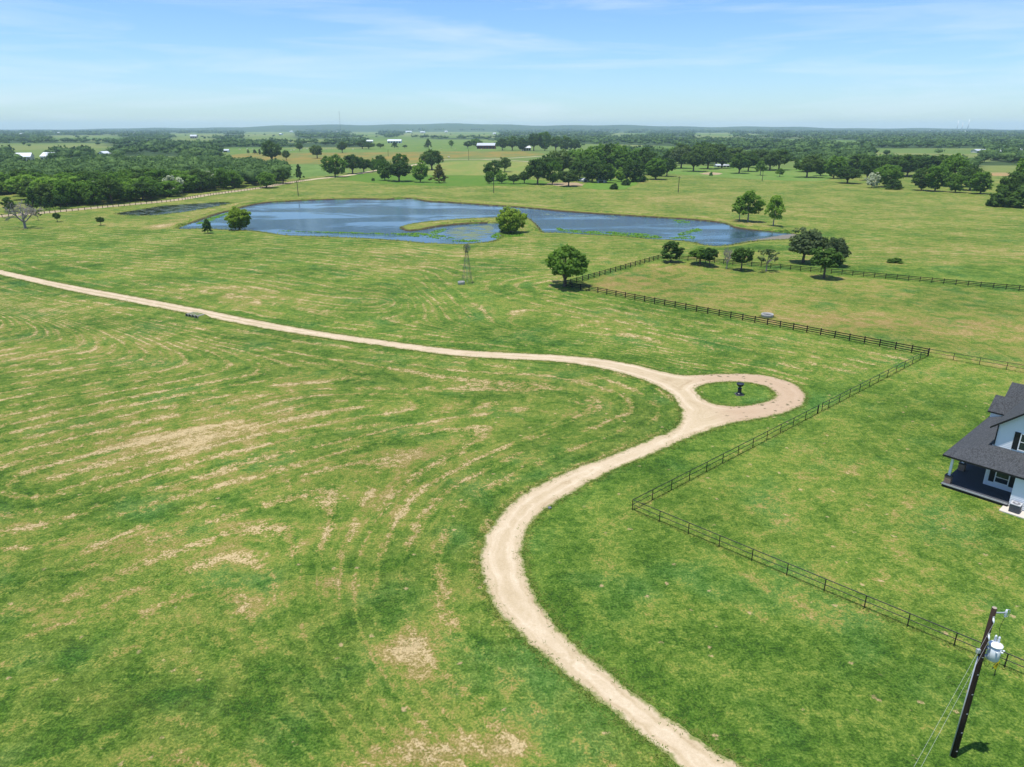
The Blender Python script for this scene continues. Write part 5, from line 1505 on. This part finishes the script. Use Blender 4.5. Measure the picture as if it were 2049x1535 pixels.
# ------------------------------------------------------------------ farm buildings in the distance
METAL = plain('pale_metal_roof', (0.62, 0.65, 0.68), 0.4, 0.12, 0.8, 0.5)
GREYROOF = plain('grey_metal_roof', (0.42, 0.45, 0.48), 0.45, 0.15, 0.8, 0.5)
REDWALL = plain('red_barn_wall', (0.16, 0.022, 0.018), 0.8, 0.25, 0.6)
CREAM = plain('cream_wall', (0.62, 0.58, 0.50), 0.8, 0.1, 0.6)
WHITEW = plain('white_wall', (0.72, 0.72, 0.70), 0.8, 0.1, 0.6)
PINK = plain('pink_stone_wall', (0.50, 0.36, 0.30), 0.85, 0.15, 0.6)
DARKOPEN = plain('dark_opening', (0.015, 0.015, 0.017), 0.6, 0.2, 2)
def barn(x, yb, wpx, hpx, depth, label, cat, name, wallm, roofm, rz=0.0, openings=4, gable=False, over=0.6, zoff=0.0):
    X, Y = P(x, yb)
    k = (Y * cT + H * sT) / F
    W_, Hh = wpx * k, hpx * k
    o = tag(empty(name, (X, Y, 0), rz), label, cat)
    D = depth
    eave = Hh * 0.58
    if gable:
        w2 = W_ / 2
        MB().extrude([(-w2, 0), (w2, 0), (w2, eave), (0, Hh - 0.1), (-w2, eave)], 0, D).build('wall', wallm, o)
        s_ = (Hh - eave) / w2
        for q in (1, -1):
            MB().prism([(q * (w2 + over), -over, eave - over * s_ + 0.15), (0.002 * q, -over, Hh + 0.1), (0.002 * q, D + over, Hh + 0.1), (q * (w2 + over), D + over, eave - over * s_ + 0.15)][::q], 0.15).build('roof', roofm, o)
    else:
        w2 = W_ / 2
        MB().box(-w2, w2, 0, D, 0, eave).build('wall', wallm, o)
        for q in (1, -1):
            MB().prism([(-w2 - over, D / 2 - q * (D / 2 + over), eave + 0.06), (w2 + over, D / 2 - q * (D / 2 + over), eave + 0.06), (w2 + over, D / 2 - 0.002 * q, Hh), (-w2 - over, D / 2 - 0.002 * q, Hh)][::q], 0.15).build('roof', roofm, o)
        for q in (1, -1):
            b = MB(); x_ = q * w2; x2 = q * (w2 - 0.15)
            b.v = [(x_, 0, eave), (x_, D, eave), (x_, D / 2, Hh - 0.2), (x2, 0, eave), (x2, D, eave), (x2, D / 2, Hh - 0.2)]
            b.f = [(0, 1, 2), (5, 4, 3), (0, 3, 4, 1), (1, 4, 5, 2), (2, 5, 3, 0)]
            b.build('gable_wall', wallm, o)
    for i in range(openings):
        u = (i + 0.5) / openings * W_ - W_ / 2
        MB().box(u - W_ / openings * 0.28, u + W_ / openings * 0.28, -0.08, -0.004, eave * 0.05, eave * 0.72).build('doorway' if i % 2 == 0 else 'window', DARKOPEN, o)
    return o
barn(972, 298, 36, 11, 16, 'long dark red barn with grey metal roof at the pasture edge', 'barn', 'red_barn', REDWALL, GREYROOF, -0.12, 6)
barn(789, 286.5, 27, 7, 22, 'long white-roofed house standing beyond the cattle pasture', 'house', 'white_house', WHITEW, METAL, 0.05, 5)
barn(740, 285.5, 12, 5, 14, 'small white-roofed shed left of the long white-roofed house', 'shed', 'shed', CREAM, METAL, 0.1, 2)
barn(46, 324, 29, 17, 12, 'pale metal roof half hidden in the left wood, left of its neighbour', 'house', 'wood_house', CREAM, METAL, 0.25, 4)
barn(94, 324, 27, 18, 12, 'pale metal-roofed house with cream wall half hidden in the left wood', 'house', 'wood_house', CREAM, METAL, -0.2, 4)
barn(204, 320, 25, 16, 14, 'white gabled shed roof rising out of the left wood', 'shed', 'gabled_shed', WHITEW, METAL, 0.0, 1, True)
barn(451, 305, 12, 6, 12, 'little pale shed at the wood edge beside the cattle pasture', 'shed', 'shed', WHITEW, GREYROOF, 0.2, 1)
barn(1055, 301.5, 15, 9, 14, 'pale house roof among the dark stand right of the red barn', 'house', 'farm_house', CREAM, METAL, 0.3, 3)
barn(1172, 364, 9, 7, 6, 'tiny pale tin shed under the trees of the farmstead grove', 'shed', 'tin_shed', GREYROOF, GREYROOF, 0.4, 1, True)
barn(1203, 366, 16, 9, 7, 'weathered grey tin shed behind the weed patch', 'shed', 'tin_shed', GREYROOF, GREYROOF, -0.3, 1)
barn(1298, 312, 12, 7, 10, 'white farm buildings glimpsed behind the farmstead grove', 'house', 'farm_building', WHITEW, METAL, 0.1, 2)
barn(1312, 313, 8, 7, 9, 'small white building beside the one behind the farmstead grove', 'shed', 'farm_building', WHITEW, METAL, -0.2, 1)
barn(1447, 335, 26, 6, 9, 'pale low house hidden behind the trunks of the oak row', 'house', 'oak_row_house', CREAM, GREYROOF, 0.05, 4)
barn(1965, 306, 24, 7, 12, 'low tan farm building with dark openings on the far right pasture', 'farm building', 'farm_building', CREAM, GREYROOF, 0.15, 4)
barn(2000, 306.5, 11, 6, 10, 'small white shed between the tan building and the big white barn', 'shed', 'shed', WHITEW, METAL, 0.0, 1)
barn(2031, 306, 25, 9, 18, 'big white metal barn on the far right pasture', 'barn', 'white_barn', WHITEW, METAL, -0.1, 3)
barn(1655, 287.5, 16, 5, 14, 'white farmhouse in the far woodland above the field-edge trees', 'house', 'farm_house', WHITEW, METAL, 0.1, 3)
barn(387, 277, 12, 7, 20, 'pinkish stone house on a far clearing at the left', 'house', 'stone_house', PINK, GREYROOF, 0.2, 3)
barn(289, 283.5, 9, 3.4, 16, 'white roof beside two others in the far left woodland, farthest left', 'house', 'far_house', WHITEW, METAL, 0.0, 2)
barn(320, 283, 11, 3.6, 16, 'white roof in the middle of three in the far left woodland', 'house', 'far_house', WHITEW, METAL, 0.1, 2)
barn(338, 283.5, 7, 3.0, 14, 'white roof at the right of three in the far left woodland', 'house', 'far_house', WHITEW, METAL, -0.1, 2)
for i, (x, y, ww) in enumerate([(42, 270, 5), (118, 268, 5), (146, 267.5, 6), (268, 268, 4), (582, 265, 5), (672, 266, 7), (700, 263.5, 6), (818, 265.5, 12), (845, 266.5, 9), (893, 265, 5), (1140, 270, 5), (1195, 267, 5), (1458, 259, 5), (1780, 260, 4), (1798, 261, 5), (1862, 264, 4), (1930, 265, 7), (1966, 272, 7), (1650, 262, 6), (990, 269, 5), (560, 270, 4)]):
    barn(x, y, ww, 3.0, 30, 'tiny white homestead dotted in the far woodland near the horizon', 'house', 'far_homestead', WHITEW, METAL, random.uniform(-0.3, 0.3), 1).__setitem__('group', 'far homesteads near the horizon')

# far poles, mast and chimneys
def far_pole(x, yb, hpx, label, arm=True):
    X, Y = P(x, yb)
    a = -(yb - hpx - CY) / F
    hh = H + Y * (-sT + a * cT) / (cT + a * sT)
    o = tag(empty('power_pole', (X, Y, float(gz(X, Y)[0]))), label, 'utility pole')
    MB().tube([(0, 0, -0.3), (0, 0, hh)], [0.21, 0.15], 8).build('pole', GREYWOOD, o)
    if arm:
        MB().box(-1.1, 1.1, -0.08, 0.08, hh - 0.75, hh - 0.58).build('crossarm', GREYWOOD, o)
        for u in (-0.95, 0.95): MB().tube([(u, 0, hh - 0.58), (u, 0, hh - 0.33)], 0.07, 6).build('insulator', PORCELAIN, o)
    return o
far_pole(597, 392, 30, 'wooden power pole on the far bank left of the big pond')
far_pole(988, 386, 31, 'wooden power pole in the field before the group of four trees')
far_pole(1357, 385, 32, 'wooden power pole standing in the mown field below the oak row')
far_pole(1525, 362, 17, 'short wooden power pole in front of the oak row', False)
far_pole(777, 313, 14, 'far power pole in the flower meadow behind the paired oaks', False)
far_pole(938, 321, 22, 'far power pole on the gravel road below the red barn', False)
def mast():
    Y = 2700.0
    X = (681 - CX) / F * Y * cT
    o = tag(empty('radio_mast', (X, Y, 0)), 'thin lattice radio mast standing above the horizon', 'mast')
    hh = 92.0
    b = MB()
    for i in range(3):
        a = i * 2.094
        MB().tube([(1.2 * math.cos(a), 1.2 * math.sin(a), 0), (0.7 * math.cos(a), 0.7 * math.sin(a), hh)], 0.16, 4).build('leg', GALV, o)
    for k in range(24):
        for i in range(3):
            a, c = i * 2.094, (i + 1) * 2.094
            b.tube([(1.1 * math.cos(a), 1.1 * math.sin(a), k * hh / 24), (1.1 * math.cos(c) * 0.9, 1.1 * math.sin(c) * 0.9, (k + 1) * hh / 24)], 0.06, 3, False)
    b.build('lattice', GALV, o)
mast()
for i, (x, y, lab) in enumerate([(1862, 243, 'left slender chimney of the hazy power station on the horizon'), (1871, 246, 'middle slender chimney of the hazy power station on the horizon'), (1882, 241, 'tallest right chimney of the hazy power station on the horizon')]):
    Y = 6900.0
    X = (x - CX) / F * Y
    base = float(gz(X, Y)[0])
    top = H + (256 - y) * Y / F
    o = MB().tube([(0, 0, -2), (0, 0, top - base)], [3.4, 2.2], 12).build('chimney_stack', WHITEW, None, True)
    o.location = (X, Y, base)
    tag(o, lab, 'chimney')

# ------------------------------------------------------------------ cattle
def cow_mesh():
    me = bpy.data.meshes.new('cow_skeleton')
    v = [(0, 0, 1.05), (0.45, 0, 1.08), (0.80, 0, 1.12), (1.05, 0, 1.32), (1.30, 0, 1.36), (1.52, 0, 1.24), (-0.50, 0, 1.08), (-0.72, 0, 1.14), (-0.80, 0, 0.75)]
    e = [(0, 1), (1, 2), (2, 3), (3, 4), (4, 5), (0, 6), (6, 7), (7, 8)]
    r = [0.36, 0.36, 0.30, 0.17, 0.15, 0.09, 0.36, 0.28, 0.03]
    for sx, base in ((0.62, 1), (-0.58, 6)):
        for sy in (-0.20, 0.20):
            i = len(v)
            v += [(sx, sy, 0.72), (sx - 0.03, sy, 0.38), (sx, sy, 0.02)]
            r += [0.15, 0.075, 0.065]
            e += [(base, i), (i, i + 1), (i + 1, i + 2)]
    me.from_pydata(v, e, [])
    o = bpy.data.objects.new('cow_skeleton', me)
    COL.objects.link(o)
    o.modifiers.new('skin', 'SKIN')
    for i, q in enumerate(me.skin_vertices[0].data):
        q.radius = (r[i], r[i]); q.use_root = (i == 0)
    sm = o.modifiers.new('sub', 'SUBSURF'); sm.levels = 1
    dg = bpy.context.evaluated_depsgraph_get()
    res = bpy.data.meshes.new_from_object(o.evaluated_get(dg))
    bpy.data.objects.remove(o)
    for p in res.polygons: p.use_smooth = True
    return res
cm = cow_mesh(); cm.name = 'cow'
cm.materials.clear(); cm.materials.append(plain('cream_hide', (0.62, 0.56, 0.46), 0.8, 0.1, 2))
cd_ = cm.copy(); cd_.materials.clear(); cd_.materials.append(plain('black_hide', (0.03, 0.025, 0.02), 0.8, 0.1, 2))
for i, (x, y) in enumerate([(480, 300.5), (494, 299.5), (505, 300), (519, 299.5), (528, 302), (524, 301), (582, 302.5), (588, 302), (603, 300), (615, 299), (664, 299.5), (653, 300), (862, 299), (883, 299), (911, 300), (898, 316), (963, 300), (706, 300), (797, 297)]):
    X, Y = P(x, y)
    o = link(bpy.data.objects.new('cow', cm)); o.location = (X, Y, 0.0); o.rotation_euler = (0, 0, random.uniform(0, 6.28)); o.scale = (1.25,) * 3
    tag(o, 'cream coloured cow grazing in the open pasture around the red barn', 'cow', 'cattle grazing in the pasture')

# ------------------------------------------------------------------ low growth: shore weeds, verges, lawn tufts
def tufts(name, pts, z, hr, wr, mat, label, cat, blades=3, spread=0.0):
    n = len(pts)
    g = rng
    p = np.repeat(pts, blades, 0) + g.normal(0, spread, (n * blades, 2))
    m = len(p)
    a = g.uniform(0, 6.28, m)
    h = g.uniform(*hr, m); w_ = g.uniform(*wr, m)
    ln_ = h * g.uniform(0.8, 2.2, m)
    dx, dy = np.cos(a) * w_, np.sin(a) * w_
    lx, ly = -np.sin(a) * ln_, np.cos(a) * ln_
    h = h * g.uniform(0.5, 1.0, m)
    zz = np.broadcast_to(z, n) if np.ndim(z) == 0 else z
    zz = np.repeat(zz, blades)
    v = np.empty((m, 3, 3))
    v[:, 0] = np.c_[p[:, 0] - dx, p[:, 1] - dy, zz]
    v[:, 1] = np.c_[p[:, 0] + dx, p[:, 1] + dy, zz]
    v[:, 2] = np.c_[p[:, 0] + lx, p[:, 1] + ly, zz + h]
    me = mesh_np(name, v.reshape(-1, 3), np.arange(3 * m).reshape(-1, 3), mat)
    return tag(link(bpy.data.objects.new(name, me)), label, cat, kind='stuff')
def fill(poly, dens):
    lo, hi = poly.min(0), poly.max(0)
    n = int((hi - lo).prod() * dens)
    q = rng.uniform(lo, hi, (n, 2))
    return q[inside(q, poly)]
WEED = leaf_mat('water_weed', (0.075, 0.19, 0.016), (0.16, 0.32, 0.035), 0.3, None, 0.5)
REED = leaf_mat('shore_grass', (0.070, 0.13, 0.016), (0.19, 0.23, 0.055), 0.25, None, 0.5)
GRASS = leaf_mat('verge_grass', (0.06, 0.115, 0.013), (0.17, 0.21, 0.045), 0.25, None, 0.6)
mats_ = [[(534, 461), (640, 464), (720, 466), (800, 467), (845, 467), (893, 473), (905, 478), (870, 477), (800, 471), (700, 467.5), (600, 464)], [(862, 466), (888, 458), (886, 463), (868, 469)],
         [(1116, 457), (1150, 461), (1240, 465), (1310, 471), (1318, 477), (1250, 473.5), (1180, 468), (1125, 463)], [(1340, 477), (1370, 472), (1390, 473), (1388, 478)],
         [(1355, 469), (1390, 457), (1402, 459), (1395, 463), (1365, 471)], [(1347, 440), (1375, 443), (1380, 446), (1360, 446)], [(393, 447), (420, 437), (450, 427), (456, 428), (425, 441), (400, 449)],
         [(905, 482), (945, 480), (960, 483), (930, 485)], [(985, 470), (1010, 466), (1040, 466), (1046, 472), (1010, 476), (990, 478)], [(1454, 450), (1475, 452), (1560, 461), (1600, 466), (1580, 462), (1500, 452)]]
wp = []
for q in mats_:
    poly = smooth(PA(q), 1.2, True, 0.5)
    c = fill(poly, 3.2)
    nz = np.sin(c[:, 0] * 0.9 + 1.3 * np.sin(c[:, 1] * 0.6)) + np.sin(c[:, 1] * 0.7 + c[:, 0] * 0.3)
    wp.append(c[(nz > -0.7) | (rng.random(len(c)) < 0.25)])
wp = np.concatenate(wp)
tufts('pond_weed', wp, 0.045, (0.10, 0.26), (0.16, 0.34), WEED, 'bright green water weed floating in mats along the pond shores', 'water plants', 3, 0.22)
sp = []
for ring_, dens, out_ in ((pond, 5, 1.6), (slough, 4, 1.2)):
    idx = np.repeat(np.arange(len(ring_)), dens)
    q = ring_[idx] + rng.normal(0, out_ * 0.6, (len(idx), 2))
    sp.append(q[~inside(q, ring_)])
sp = np.concatenate(sp)
tufts('shore_grass', sp, gz(sp[:, 0], sp[:, 1]) - 0.02, (0.25, 0.75), (0.07, 0.18), REED, 'rank green grass fringing the pond shores', 'grass', 3, 0.25)
vp = []
for ring_ in (drive, isle):
    idx = np.repeat(np.arange(len(ring_)), 4)
    q = ring_[idx]
    nr = rng.normal(0, 0.32, q.shape)
    vp.append(q + nr)
vp = np.concatenate(vp)
keep = (~inside(vp, drive)) | inside(vp, isle) | (rng.random(len(vp)) < 0.35)
vp = vp[keep & (vp[:, 1] < 190)]
fl = []
for a, b in ((FC, FJ), (FC, FBe), (FJ, FCe), (B1, FJ), (B1, B2), (B2, B3)):
    n = int(np.hypot(*(b - a)) * 9)
    t_ = rng.uniform(0, 1, (n, 1))
    fl.append(a + (b - a) * t_ + rng.normal(0, 0.13, (n, 2)))
tk = np.array(P(1535, 634)); an = rng.uniform(0, 6.28, 160)
fl.append(tk + np.c_[np.cos(an), np.sin(an)] * rng.uniform(1.16, 1.6, (160, 1)))
vp = np.concatenate([vp] + fl)
tufts('verge_grass', vp, -0.01, (0.06, 0.20), (0.02, 0.055), GRASS, 'taller green grass tufts along the driveway edges and fence lines', 'grass', 4, 0.07)

# short lawn tufts in the near pasture
def lawn():
    n = 150000
    y = np.sqrt(rng.uniform(27 ** 2, 92 ** 2, n)); x = y * rng.uniform(-0.86, 0.86, n)
    q = np.c_[x, y]
    k = np.sin(x * 0.9 + 1.7 * np.sin(y * 0.5)) * np.sin(y * 1.1 + 1.3 * np.sin(x * 0.4)) + 0.6 * np.sin(x * 0.23 + y * 0.17)
    q = q[(k + rng.normal(0, 0.5, n)) > 0.1]
    q = q[(~inside(q, drive_outer)) | inside(q, island)]
    c, s_ = math.cos(R(-48)), math.sin(R(-48))
    u, v = (q[:, 0] - 44.74) * c + (q[:, 1] - 65.14) * s_, -(q[:, 0] - 44.74) * s_ + (q[:, 1] - 65.14) * c
    q = q[~((u > -0.4) & (v > -1.6))]
    tufts('pasture_grass', q, -0.01, (0.04, 0.10), (0.012, 0.035), GRASS, 'short green grass tufts of the near pasture', 'grass', 2, 0.06)
lawn()

# ------------------------------------------------------------------ haze
hz = NT('haze_air')
hz.t.nodes.remove(hz.b)
pv = hz.n('ShaderNodeVolumePrincipled')
pv.inputs['Color'].default_value = (0.62, 0.84, 1.0, 1)
pv.inputs['Density'].default_value = 7.5e-5
pv.inputs['Anisotropy'].default_value = 0.0
hz.l(pv.outputs[0], hz.o.inputs['Volume'])
ho = MB().box(-16500, 16500, -6500, 13600, -3.0, 122.0).build('haze', hz.m)
tag(ho, kind='stuff')
